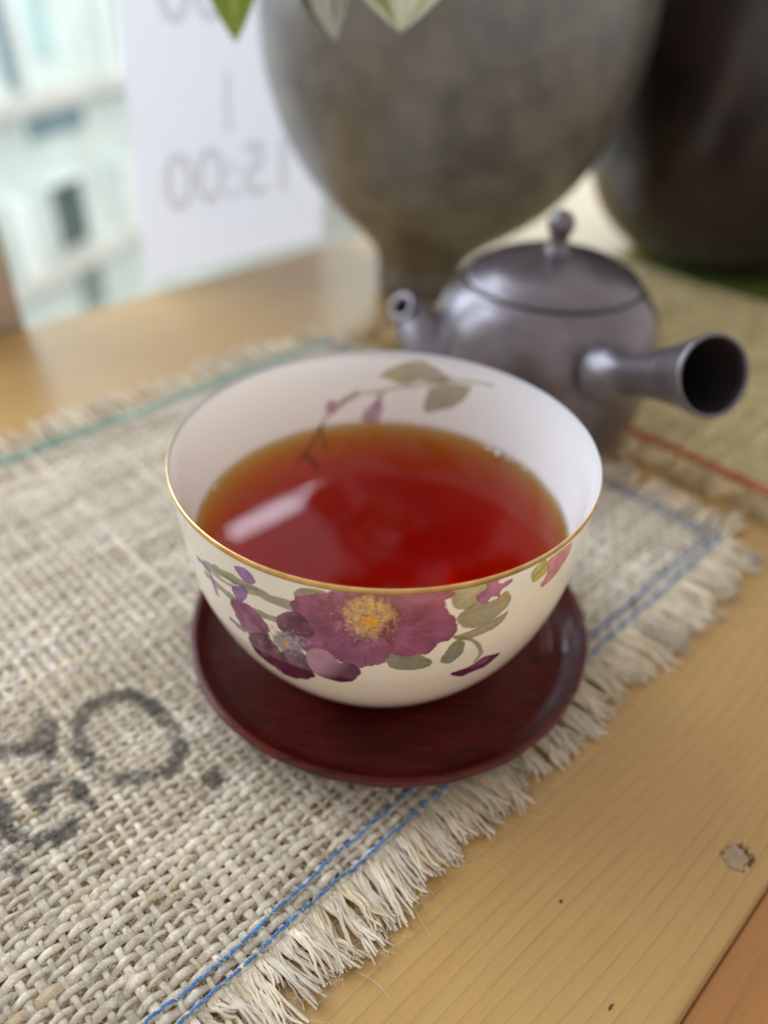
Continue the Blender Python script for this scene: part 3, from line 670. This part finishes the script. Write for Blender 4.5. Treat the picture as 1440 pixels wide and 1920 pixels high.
tp = [(max(r - 0.0, 0) + (0.25 if i else 0), z - 0.15) for i, (r, z) in enumerate(side_)]
rw = np.interp(zt + 0.5, QI[:, 1], QI[:, 0]) + 0.2
tp += [(rw, zt + 0.5), (rw - 0.35, zt + 0.30), (rw - 0.75, zt + 0.12), (rw - 1.2, zt + 0.04), (rw - 1.9, zt + 0.005), (rw - 3, zt), (30, zt), (20, zt), (10, zt), (0, zt)]
V, F = lathe(np.array(tp) * MM, 180)
tea = new_mesh('tea', V, F, None, TEA)
tea['label'] = 'red-brown clear tea filling the flowered porcelain bowl'; tea['category'] = 'tea'
# small bubbles at the wall on the right
BUB = bpy.data.materials.new('bubble_film'); BUB.use_nodes = True; nt = BUB.node_tree; nt.nodes.clear()
out = nt.nodes.new('ShaderNodeOutputMaterial'); tr = nt.nodes.new('ShaderNodeBsdfTransparent'); gl = nt.nodes.new('ShaderNodeBsdfGlossy'); gl.inputs['Roughness'].default_value = 0.05
fr = nt.nodes.new('ShaderNodeValue'); fr.outputs[0].default_value = 0.55; mx = nt.nodes.new('ShaderNodeMixShader')
nt.links.new(fr.outputs[0], mx.inputs[0]); nt.links.new(tr.outputs[0], mx.inputs[1]); nt.links.new(gl.outputs[0], mx.inputs[2]); nt.links.new(mx.outputs[0], out.inputs['Surface'])
for q, (aa, rr_, rb) in enumerate([(44, 40.3, 1.15), (48.5, 40.7, 0.9), (39.6, 40.9, 0.8), (36.8, 41.1, 0.5), (31, 41.0, 0.6), (52, 41.0, 0.45), (168, 40.9, 0.6), (139, 41.2, 0.35)]):
    pr = [(rb * math.sin(t), rb * 0.75 * math.cos(t)) for t in np.linspace(0, math.pi / 2, 7)]
    V, F = lathe(np.array(pr) * MM, 16)
    a = math.radians(aa)
    new_mesh('bubble', V, F, tea, BUB, loc=(rr_ * MM * math.cos(a), rr_ * MM * math.sin(a), (zt + 0.03) * MM))

# ================================================================== saucer
def lacquer_mat():
    m, nt, b = mat_new('dark_red_lacquered_wood'); L = nt.links
    g = noise(nt, coords(nt, (60, 900, 900), (0, 0, 0.5)), 1.0, 4, 0.6)
    g2 = noise(nt, coords(nt, (40, 40, 40)), 1.0, 3)
    r1 = ramp(nt, [(0.33, (0.038, 0.004, 0.003)), (0.55, (0.088, 0.008, 0.005)), (0.78, (0.165, 0.017, 0.009))]); L.new(g.outputs['Fac'], r1.inputs[0])
    r2 = ramp(nt, [(0.3, (0.6, 0.6, 0.6)), (0.7, (1.25, 1.2, 1.2))]); L.new(g2.outputs['Fac'], r2.inputs[0])
    L.new(mixc(nt, r1.outputs[0], r2.outputs[0], 1.0, 'MULTIPLY'), b.inputs['Base Color'])
    b.inputs['Roughness'].default_value = 0.33; b.inputs['Specular IOR Level'].default_value = 0.10
    b.inputs['Coat Weight'].default_value = 0.9; b.inputs['Coat Roughness'].default_value = 0.11; b.inputs['Coat IOR'].default_value = 1.38
    bump(nt, g.outputs['Fac'], b, 0.35, 0.00018)
    return m
LACQ = lacquer_mat()
saucer = thing('saucer', 'round dark red lacquered wooden saucer lying on the burlap mat under the tea bowl', 'saucer', (0.0024, 0.0, 0.0))
sp_ = [(0, 2.35), (34, 2.35), (38, 2.8), (43, 5.6), (47.0, 9.2), (48.6, 11.2), (49.0, 12.2), (48.9, 12.75), (48.5, 13.05), (48.0, 13.08), (47.5, 12.9), (47.0, 12.3), (45.6, 10.2), (43.5, 8.2), (40.5, 6.7), (36, 5.8), (28, 5.45), (0, 5.45)]
sp_ = smoothpath(np.array(sp_), 120); sp_[:, 0] = np.maximum(sp_[:, 0], 0)
V, F = lathe(sp_ * MM, 256)
th = np.arctan2(V[:, 1], V[:, 0]); rr = np.hypot(V[:, 0], V[:, 1])
k = 1 + 0.0035 * np.sin(5 * th + 1) * (rr > 0.046) + 0.002 * np.sin(23 * th) * (rr > 0.0475)
V[:, 0] *= k; V[:, 1] *= k
V[:, 2] += np.where((rr > 0.036) & (V[:, 2] > 0.0055), 0.00004 * np.sin(rr * 1000 * 2 * np.pi / 1.1), 0)
new_mesh('saucer_dish', V, F, saucer, LACQ)

# ================================================================== teapot
def clay_mat(name, c1, c2, rough, spec, sc=60, coat=0.0, bumpd=0.0002, metal=0.0):
    m, nt, b = mat_new(name); L = nt.links
    n1 = noise(nt, coords(nt, (sc, sc, sc)), 1.0, 5, 0.6); n2 = noise(nt, coords(nt, (sc * 14, sc * 14, sc * 14)), 1.0, 2)
    r1 = ramp(nt, [(0.32, c1), (0.68, c2)]); L.new(n1.outputs['Fac'], r1.inputs[0]); L.new(r1.outputs[0], b.inputs['Base Color'])
    b.inputs['Roughness'].default_value = rough; b.inputs['Specular IOR Level'].default_value = spec; b.inputs['Metallic'].default_value = metal
    b.inputs['Coat Weight'].default_value = coat; b.inputs['Coat Roughness'].default_value = rough * 0.8
    bump(nt, n2.outputs['Fac'], b, 0.25, bumpd)
    return m
CLAY = clay_mat('burnished_purple_grey_clay', (0.105, 0.085, 0.100), (0.175, 0.150, 0.175), 0.33, 1.0, 90, 1.0, 0.00015, 0.7)
DARKIN = clay_mat('near_black_bore_lining', (0.012, 0.010, 0.010), (0.02, 0.016, 0.015), 0.9, 0.2)  # near-black colour for the linings inside the handle and spout openings
PX, PY = 0.0535, 0.113
pot = thing('teapot', 'purple-grey clay teapot with hollow side handle and round lid knob, behind the tea bowl', 'teapot', (PX, PY, 0.0))
bp = smoothpath(np.array([(0, 3.0), (29, 2.8), (31.6, 3.2), (33.4, 6), (35.6, 11), (37.4, 18), (38.6, 26), (39.0, 33), (38.7, 40), (37.2, 46.5), (34.4, 52.2), (31.6, 55.8), (29.6, 57.6), (29.0, 57.4), (28.6, 56.0), (28.4, 53.5), (20, 52.5), (0, 52.5)]), 110); bp[:, 0] = np.maximum(bp[:, 0], 0)
bp[:, 0] += 0.035 * np.sin(bp[:, 1] * 2 * np.pi / 2.3) * (bp[:, 0] > 30)
V, F = lathe(bp * MM, 128); new_mesh('pot_body', V, F, pot, CLAY)
lp = smoothpath(np.array([(0, 55), (27.6, 55.4), (28.2, 57.2), (28.9, 58.3), (28.6, 59.4), (26.4, 61.2), (21.5, 63.8), (14, 66.2), (6, 67.5), (0, 67.8)]), 60); lp[:, 0] = np.maximum(lp[:, 0], 0)
V, F = lathe(lp * MM, 128); lid = new_mesh('pot_lid', V, F, pot, CLAY)
kp = [(0, 67.0), (5.4, 67.2), (3.9, 68.2), (3.1, 69.6), (2.9, 71.2), (3.3, 72.2)] + [(4.4 * math.cos(t), 75.9 + 4.4 * math.sin(t)) for t in np.linspace(-0.8, math.pi / 2, 12)]
V, F = lathe(np.array(kp) * MM, 48); new_mesh('lid_knob', V, F, lid, CLAY)
# side handle
hd = Vector((math.cos(math.radians(-72)) * math.cos(math.radians(25.5)), math.sin(math.radians(-72)) * math.cos(math.radians(25.5)), math.sin(math.radians(25.5))))
hs = Vector((0.0122, -0.0378, 0.0432))
hp = smoothpath(np.array([(0, -9), (6.8, -8), (8.9, -3.5), (9.3, 1.5), (8.4, 6), (7.1, 10), (6.3, 14), (6.2, 19), (6.8, 27), (7.9, 36), (9.5, 44), (10.35, 48.2), (10.45, 49.4), (10.0, 50.0), (9.3, 49.6), (8.9, 48), (7.5, 41), (5, 30), (3, 18), (0, 16)]), 130); hp[:, 0] = np.maximum(hp[:, 0], 0)
V, F = lathe(hp * MM, 72)
q = hd.to_track_quat('Z', 'Y').to_matrix(); V = V @ np.array(q).T + np.array(hs)
h = new_mesh('pot_handle', V, F, pot, CLAY)
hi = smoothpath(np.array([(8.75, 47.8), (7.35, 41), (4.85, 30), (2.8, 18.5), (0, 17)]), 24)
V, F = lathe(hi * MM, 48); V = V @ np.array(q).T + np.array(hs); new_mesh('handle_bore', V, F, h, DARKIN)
# spout
tipw = np.array([0.00375, 0.1120, 0.0470]) - np.array([PX, PY, 0])
sa = math.radians(-162)
NS = np.array([-0.60, -0.52, 0.60]); NS /= np.linalg.norm(NS)
base_ = np.array([0.033 * math.cos(sa), 0.033 * math.sin(sa), 0.027])
P = smoothpath(np.array([base_, base_ * 0.62 + tipw * 0.38 + np.array([-0.001, 0.001, -0.001]), tipw - 0.0062 * NS + np.array([0, 0, -0.0004]), tipw]), 26)
dT = P[-1] - P[-2]; dT /= np.linalg.norm(dT)
R = np.interp(np.linspace(0, 1, 26), [0, 0.3, 0.65, 0.92, 1], [0.0135, 0.0105, 0.0068, 0.0048, 0.0051])
R = np.r_[R, 0.0048, 0.0033, 0.0024, 0.0018, 0.0001]
P = np.vstack([P, tipw + dT * 0.0004, tipw + dT * 0.0003, tipw - dT * 0.0006, tipw - dT * 0.005, tipw - dT * 0.0085])
def tube_dir(P, R, sides):
    P = np.asarray(P); T = np.gradient(P[:26], axis=0); T = np.vstack([T, np.repeat(T[-1:], len(P) - 26, 0)]); T /= np.linalg.norm(T, axis=1, keepdims=True)
    S_ = np.cross(T, [0.0, 0.3, 1.0]); S_ /= np.linalg.norm(S_, axis=1, keepdims=True); N_ = np.cross(S_, T)
    a = np.linspace(0, 2 * np.pi, sides, endpoint=False)
    V = P[:, None] + R[:, None, None] * (np.cos(a)[None, :, None] * S_[:, None] + np.sin(a)[None, :, None] * N_[:, None])
    m = len(P); i, j = np.meshgrid(np.arange(m - 1), np.arange(sides), indexing='ij')
    A = i * sides + j; B = i * sides + (j + 1) % sides
    return V.reshape(-1, 3), np.stack([A, A + sides, B + sides, B], -1).reshape(-1, 4)
V, F = tube_dir(P, R, 40)
sp = new_mesh('spout', V, F, pot, CLAY)
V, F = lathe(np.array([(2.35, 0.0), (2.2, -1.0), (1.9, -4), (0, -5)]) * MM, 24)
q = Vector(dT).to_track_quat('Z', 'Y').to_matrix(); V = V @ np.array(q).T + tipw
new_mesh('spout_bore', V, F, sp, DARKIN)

# ================================================================== big vase with a plant
VASEM = clay_mat('rough_brown_grey_stoneware', (0.072, 0.068, 0.064), (0.195, 0.180, 0.152), 0.36, 1.0, 62, 0.7, 0.0012)
VX, VY = 0.013, 0.254
vase = thing('vase', 'large rough grey-brown stoneware vase holding a leafy plant, behind the teapot', 'vase', (VX, VY, 0.0))
vase.rotation_euler = (math.radians(0.5), math.radians(5.0), 0); vase.scale = (1.015, 1.015, 1.015)
vp = smoothpath(np.array([(0, 0), (17, 0), (20, 1.5), (21, 6), (21.5, 13), (25, 20.5), (34.5, 30), (47, 40), (57.5, 50), (65.2, 60), (71, 70), (75.2, 80), (78.6, 90), (80.8, 100), (82, 112), (82, 125), (80, 142), (75, 160), (67, 178), (56, 196), (44, 211), (37.5, 221), (35.5, 230), (38, 237), (37.5, 240), (34, 238), (31, 230), (34, 218), (0, 212)]), 200); vp[:, 0] = np.maximum(vp[:, 0], 0)
V, F = lathe(vp * MM, 128)
th = np.arctan2(V[:, 1], V[:, 0]); nn = vnoise(th * 2.5 + 10, V[:, 2] * 40 + 3, 2) - 0.5
V[:, 0] *= 1 + 0.010 * nn; V[:, 1] *= 1 + 0.010 * nn
new_mesh('vase_body', V, F, vase, VASEM)
SOIL = clay_mat('dark_potting_soil', (0.02, 0.014, 0.01), (0.05, 0.035, 0.02), 0.95, 0.1, 300)
V, F = lathe(np.array([(33.5, 221), (20, 224), (0, 225)]) * MM, 40); V[:, 2] += 0.002 * rng.normal(size=len(V)) * (np.hypot(V[:, 0], V[:, 1]) < 0.03)
new_mesh('potting_soil', V, F, vase, SOIL)

LEAFM, nt, b = mat_new('variegated_leaf')
at = N(nt, 'ShaderNodeAttribute', attribute_name='print'); nt.links.new(at.outputs['Color'], b.inputs['Base Color']); b.inputs['Roughness'].default_value = 0.42
b.inputs['Subsurface Weight'].default_value = 0.0
tl = nt.nodes.new('ShaderNodeBsdfTranslucent'); nt.links.new(at.outputs['Color'], tl.inputs['Color']); mx = nt.nodes.new('ShaderNodeMixShader'); mx.inputs[0].default_value = 0.35
nt.links.new(b.outputs[0], mx.inputs[1]); nt.links.new(tl.outputs[0], mx.inputs[2]); nt.links.new(mx.outputs[0], nt.nodes['Material Output'].inputs['Surface'])
STEMM = clay_mat('green_stem', (0.10, 0.16, 0.03), (0.18, 0.24, 0.06), 0.5, 0.4, 80)
PXV, PYV = VX + 0.0200, VY - 0.002
plant = thing('variegated_plant', 'trailing plant with green and cream variegated pointed leaves growing out of the stoneware vase', 'plant', (PXV, PYV, 0.224))
def leaf(base, tip, width, face, seed, vari, green=(0.26, 0.36, 0.035), cream=(0.66, 0.68, 0.42)):
    base = np.array(base, float); tip = np.array(tip, float); d = tip - base; Ln = np.linalg.norm(d); d /= Ln
    f = np.array(face, float); f -= d * (f @ d); f /= np.linalg.norm(f); s = np.cross(d, f)
    nl, nw = 40, 20
    V = []; C = []
    for i in range(nl + 1):
        t = i / nl
        w = width * 0.5 * (math.sin(math.pi * min(t ** 0.72, 1.0)) ** 0.85) * (1 if t < 0.5 else 1 - 0.12 * (t - 0.5))
        w = max(w, 0.00015)
        for j in range(nw + 1):
            x = -1 + 2 * j / nw
            bend = -0.10 * Ln * (t - 0.3) ** 2
            P = base + d * Ln * t + s * w * x + f * (0.22 * w * abs(x) + bend + 0.02 * Ln * math.sin(9 * t + 3 * x + seed) * abs(x) * 0.35)
            V.append(P)
            n = vnoise(np.array([x * 3.2 + 8 + seed]), np.array([t * 3.0 + x * 0.8 + 4]), seed)[0]
            m = 0.5 * n + 0.5 * vnoise(np.array([x * 7 + 30]), np.array([t * 2.5 - abs(x) * 2 + 9]), seed + 3)[0]
            k = 1.0 if m < vari else 0.0
            k = max(0, min(1, (m - (1 - vari)) / 0.06 + 0.5))
            c = np.array(green) * (1 - k) + np.array(cream) * k
            c = c * (0.85 + 0.3 * n) * (1.12 if abs(x) < 0.08 else 1.0)
            C.append(c)
    F = [[i * (nw + 1) + j, (i + 1) * (nw + 1) + j, (i + 1) * (nw + 1) + j + 1, i * (nw + 1) + j + 1] for i in range(nl) for j in range(nw)]
    V = np.array(V); C = np.array(C); nv = len(V)
    V2 = V - f * 0.00035
    F = np.array(F); F2 = (F + nv)[:, ::-1]
    ring = [j for j in range(nw + 1)] + [i * (nw + 1) + nw for i in range(1, nl + 1)] + [nl * (nw + 1) + j for j in range(nw - 1, -1, -1)] + [i * (nw + 1) for i in range(nl - 1, 0, -1)]
    Fe = np.array([[a, b_, b_ + nv, a + nv] for a, b_ in zip(ring, ring[1:] + ring[:1])])
    return new_mesh('leaf', np.vstack([V, V2]), np.vstack([F, F2, Fe]), plant, LEAFM, colr=np.vstack([C, C]))
def stem(pts, r0, r1):
    P = smoothpath(np.array(pts), 24)
    V, F, uv = tubes(P[None], np.linspace(r0, r1, 24)[None], 8)
    new_mesh('stem', V, F, plant, STEMM)
O = np.array([PXV, PYV, 0.224])
def px_point(px, py, dist):
    x = (px - 720) / 1442.0; y = (960 - py) / 1442.0
    d = (fw + rt2 * x + up2 * y); d.normalize(); return np.array(CAM + d * dist)
# the three hanging leaves whose tips the photograph shows, at their own places in front of the vase
for (lb, lt, w, face, sd, va, gr, crm) in LEAVES:
    b_ = np.array(lb) - O; t_ = np.array(lt) - O
    leaf(b_, t_, w, face, sd, va, gr, crm)
    stem([(b_[0] * 0.12, b_[1] * 0.12, -0.001), (b_[0] * 0.35, b_[1] * 0.4, 0.030), (b_[0] * 0.8, b_[1] * 0.85, b_[2] + 0.035), tuple(b_ + (t_ - b_) * 0.03)], 0.0016, 0.0008)
for k_ in range(13):
    a = k_ * 2.399 + 0.4; rad = 0.045 + 0.022 * rng.random(); zz = 0.020 + 0.055 * rng.random()
    b_ = np.array([rad * 0.55 * math.cos(a), rad * 0.55 * math.sin(a), zz]); t_ = np.array([rad * 1.25 * math.cos(a), rad * 1.25 * math.sin(a), zz - 0.012 + 0.03 * rng.random()])
    leaf(b_, t_, 0.030, (0.2 * math.cos(a), 0.2 * math.sin(a), 1), 50 + k_, 0.42)
    stem([(b_[0] * 0.2, b_[1] * 0.2, -0.001), (b_[0] * 0.5, b_[1] * 0.5, zz * 0.7), tuple(b_ + (t_ - b_) * 0.03)], 0.0015, 0.0008)

# ================================================================== dark jar on a green coaster
JARM = clay_mat('dark_glossy_glazed_stoneware', (0.004, 0.004, 0.004), (0.04, 0.024, 0.022), 0.24, 0.5, 22, 0.25, 0.0003)
GREEN = clay_mat('green_felt', (0.07, 0.105, 0.025), (0.11, 0.15, 0.04), 0.9, 0.1, 200)
jar = thing('jar', 'big dark glossy glazed jar at the right edge, standing on a green coaster', 'jar', (0.196, 0.325, 0.0))
jp = smoothpath(np.array([(0, 3.2), (40, 3.2), (52, 5), (62, 9.5), (72, 18), (80, 30), (85, 45), (88.5, 65), (90, 90), (90, 120), (86, 155), (78, 190), (66, 220), (52, 240), (46, 250), (47, 260), (43, 260), (41, 250), (0, 246)]), 150); jp[:, 0] = np.maximum(jp[:, 0], 0)
V, F = lathe(jp * MM, 128); new_mesh('jar_body', V, F, jar, JARM)
coaster = thing('coaster', 'flat round green felt coaster under the dark jar', 'coaster', (0.222, 0.322, 0.0))
V, F = lathe(np.array([(0, 0.2), (76, 0.2), (77.5, 1.2), (77, 2.8), (0, 3.0)]) * MM, 96); new_mesh('coaster_disc', V, F, coaster, GREEN)

# ================================================================== window, paper sign, street
def box(V, F, x0, x1, y0, y1, z0, z1):
    n = len(V); V += [(x0, y0, z0), (x1, y0, z0), (x1, y1, z0), (x0, y1, z0), (x0, y0, z1), (x1, y0, z1), (x1, y1, z1), (x0, y1, z1)]
    F += [[n + i for i in q] for q in ((0, 3, 2, 1), (4, 5, 6, 7), (0, 1, 5, 4), (1, 2, 6, 5), (2, 3, 7, 6), (3, 0, 4, 7))]
def boxobj(name, dims, parent, mat):
    V = []; F = []
    for d in (dims if isinstance(dims[0], (tuple, list)) else [dims]): box(V, F, *d)
    return new_mesh(name, V, F, parent, mat, smooth=False)
POSTM = wood_mat('weathered_window_wood', (0.60, 0.50, 0.42), (0.52, 0.42, 0.34), (0.15, 0.10, 0.07), 120.0, 0.4, 0.6)
GLASS = bpy.data.materials.new('window_glass'); GLASS.use_nodes = True; nt = GLASS.node_tree; nt.nodes.clear()
out = nt.nodes.new('ShaderNodeOutputMaterial'); tr = nt.nodes.new('ShaderNodeBsdfTransparent'); gl = nt.nodes.new('ShaderNodeBsdfGlossy'); gl.inputs['Roughness'].default_value = 0.01
mx = nt.nodes.new('ShaderNodeMixShader'); mx.inputs[0].default_value = 0.04; tr.inputs['Color'].default_value = (0.97, 0.99, 0.985, 1)
nt.links.new(tr.outputs[0], mx.inputs[1]); nt.links.new(gl.outputs[0], mx.inputs[2]); nt.links.new(mx.outputs[0], out.inputs['Surface'])
win = thing('window', 'window behind the table with a brown wooden post at its left and clear glass', 'window', rz=ROT)
boxobj('window_post', (-0.030, 0.0165, 0.2535, 0.2950, -0.05, 1.20), win, POSTM)
boxobj('glass_pane', (0.0170, 1.10, 0.2580, 0.2600, -0.05, 1.20), win, GLASS)

PAPER, nt, b = mat_new('white_paper'); b.inputs['Base Color'].default_value = (0.92, 0.90, 0.93, 1); b.inputs['Roughness'].default_value = 0.8
tl = nt.nodes.new('ShaderNodeBsdfTranslucent'); tl.inputs['Color'].default_value = (0.81, 0.76, 0.80, 1); mx = nt.nodes.new('ShaderNodeMixShader'); mx.inputs[0].default_value = 0.5
nt.links.new(b.outputs[0], mx.inputs[1]); nt.links.new(tl.outputs[0], mx.inputs[2]); nt.links.new(mx.outputs[0], nt.nodes['Material Output'].inputs['Surface'])
INKM, nt, b = mat_new('show_through_ink'); b.inputs['Base Color'].default_value = (0.45, 0.45, 0.47, 1); b.inputs['Roughness'].default_value = 0.8
tl = nt.nodes.new('ShaderNodeBsdfTranslucent'); tl.inputs['Color'].default_value = (0.80, 0.77, 0.80, 1); mx = nt.nodes.new('ShaderNodeMixShader'); mx.inputs[0].default_value = 0.5
nt.links.new(b.outputs[0], mx.inputs[1]); nt.links.new(tl.outputs[0], mx.inputs[2]); nt.links.new(mx.outputs[0], nt.nodes['Material Output'].inputs['Surface'])
tp2 = nt.nodes.new('ShaderNodeBsdfTransparent'); mx2 = nt.nodes.new('ShaderNodeMixShader'); mx2.inputs[0].default_value = 0.66
nt.links.new(mx.outputs[0], mx2.inputs[1]); nt.links.new(tp2.outputs[0], mx2.inputs[2]); nt.links.new(mx2.outputs[0], nt.nodes['Material Output'].inputs['Surface'])
sign = thing('paper_sign', 'white paper sign with opening hours fixed to the window glass, seen from its back', 'sign', tuple(uv2w(0.084, 0.2625, 0.001)), ROT)
SH = 0.0625   # lean of the sheet: its left edge drifts right as it rises
def sh(x, z): return x + SH * z
Vs = []; Fs = []
nu_, nz_ = 8, 12
for k_, yy in enumerate((0.0, 0.00025)):
    for i in range(nu_ + 1):
        for j in range(nz_ + 1):
            x = 0.117 * i / nu_; z = 0.262 * j / nz_
            Vs.append((sh(x, z), yy + 0.0006 * math.sin(x * 40) , z))
def gid(k_, i, j): return k_ * (nu_ + 1) * (nz_ + 1) + i * (nz_ + 1) + j
for i in range(nu_):
    for j in range(nz_):
        Fs.append([gid(0, i, j), gid(0, i + 1, j), gid(0, i + 1, j + 1), gid(0, i, j + 1)])
new_mesh('sign_sheet', Vs[:(nu_ + 1) * (nz_ + 1)], Fs, sign, PAPER)
def text_part(body, size, x, z, name='lettering', stretch=1.0):
    cu = bpy.data.curves.new('t', 'FONT'); cu.body = body; cu.size = size; cu.align_x = 'CENTER'; cu.align_y = 'CENTER'; cu.extrude = 0.00008; cu.offset = size * 0.012; cu.space_character = stretch
    to = bpy.data.objects.new('t', cu); col.objects.link(to)
    bpy.context.view_layer.update()
    me = bpy.data.meshes.new_from_object(to.evaluated_get(bpy.context.evaluated_depsgraph_get()))
    n = len(me.vertices); co = np.empty(n * 3, dtype=np.float32); me.vertices.foreach_get('co', co); co = co.reshape(-1, 3)
    W = np.stack([x - co[:, 0] + SH * (z + co[:, 1]), 0.0010 + co[:, 2], z + co[:, 1]], 1)
    me.vertices.foreach_set('co', W.astype(np.float32).ravel()); me.update()
    me.name = name; me.materials.clear(); me.materials.append(INKM)
    bpy.data.objects.remove(to)
    o = bpy.data.objects.new(name, me); col.objects.link(o); o.parent = sign
    return o
text_part('15:00', 0.0375, 0.0560, 0.0435)
text_part('|', 0.0290, 0.0545, 0.0800)
text_part('00', 0.0375, 0.0375, 0.1235)

# outside: pale building across the street, street surface
def plain(name, c, rough=0.7, var=0.12, sc=1.5):
    m, nt, b = mat_new(name)
    n1 = noise(nt, coords(nt, (sc, sc, sc)), 1.0, 4)
    r1 = ramp(nt, [(0.3, tuple(x * (1 - var) for x in c)), (0.7, tuple(min(1, x * (1 + var)) for x in c))]); nt.links.new(n1.outputs['Fac'], r1.inputs[0]); nt.links.new(r1.outputs[0], b.inputs['Base Color'])
    b.inputs['Roughness'].default_value = rough
    return m
WALLW = plain('pale_mint_render', (0.70, 0.77, 0.755)); PILW = plain('white_pillar_paint', (0.86, 0.90, 0.90), var=0.05)
LEDGE = plain('beige_ledge_stone', (0.70, 0.67, 0.64)); PANE = plain('blue_grey_window_pane', (0.22, 0.31, 0.36), 0.15, 0.3)
PANED = plain('dark_green_window_pane', (0.07, 0.11, 0.11), 0.15, 0.4); PAVE = plain('pale_paving', (0.62, 0.62, 0.60), 0.9, 0.1, 0.8)
fa = math.radians(16)
b0 = Vector((CAM.x, CAM.y, 0)) - Vector((math.cos(fa), -math.sin(fa), 0)) * 6.0
bld = thing('building', 'pale mint and white building across the street, seen blurred through the window', 'building', (b0.x, b0.y, 0), math.pi / 2 - fa)
# local x runs along the street front, local -y faces us
boxobj('building_wall', (3.0, 26.0, 0.12, 3.0, -4.5, 3.0), bld, WALLW)
boxobj('ledge', (3.0, 26.0, -0.10, 0.12, -1.42, -1.28), bld, LEDGE)
boxobj('ledge', (3.0, 26.0, -0.12, 0.12, -3.12, -2.99), bld, LEDGE)
x = 4.0
def window_unit(x0, x1, z0, z1, mat):
    f = boxobj('window_frame', [(x0 - 0.05, x0, 0.04, 0.12, z0, z1), (x1, x1 + 0.05, 0.04, 0.12, z0, z1), (x0 - 0.05, x1 + 0.05, 0.04, 0.12, z1, z1 + 0.05)], bld, PILW)
    boxobj('window_pane', (x0, x1, 0.08, 0.118, z0, z1), f, mat)
for k_ in range(8):
    boxobj('pillar', (x + 0.60, x + 0.86, -0.04, 0.12, -1.28, 2.8), bld, PILW)
    boxobj('pillar', (x + 1.22, x + 1.36, -0.04, 0.12, -1.28, 2.8), bld, PILW)
    window_unit(x + 0.90, x + 1.20, -1.20, 0.2, PANE)
    window_unit(x + 1.40 , x + 1.9, -1.00, 0.6, plain('pale_cyan_pane', (0.50, 0.66, 0.68), 0.2))
    x += 2.08
x = 4.0
for k_ in range(7):
    window_unit(x + 1.12, x + 2.15, -1.74, -1.50, PANE)
    window_unit(x + 1.28, x + 1.86, -2.92, -2.22, PANED)
    boxobj('pillar', (x + 0.55, x + 0.86, 0.0, 0.12, -2.99, -2.2), bld, PILW)
    window_unit(x + 1.42, x + 1.95, -3.75, -3.22, plain('green_grey_pane', (0.22, 0.30, 0.28), 0.3))
    x += 2.08
V = [(-60, -20, -4.5), (60, -20, -4.5), (60, 90, -4.5), (-60, 90, -4.5)]
st = new_mesh('street', V, [[0, 1, 2, 3]], None, PAVE, smooth=False); st['kind'] = 'structure'
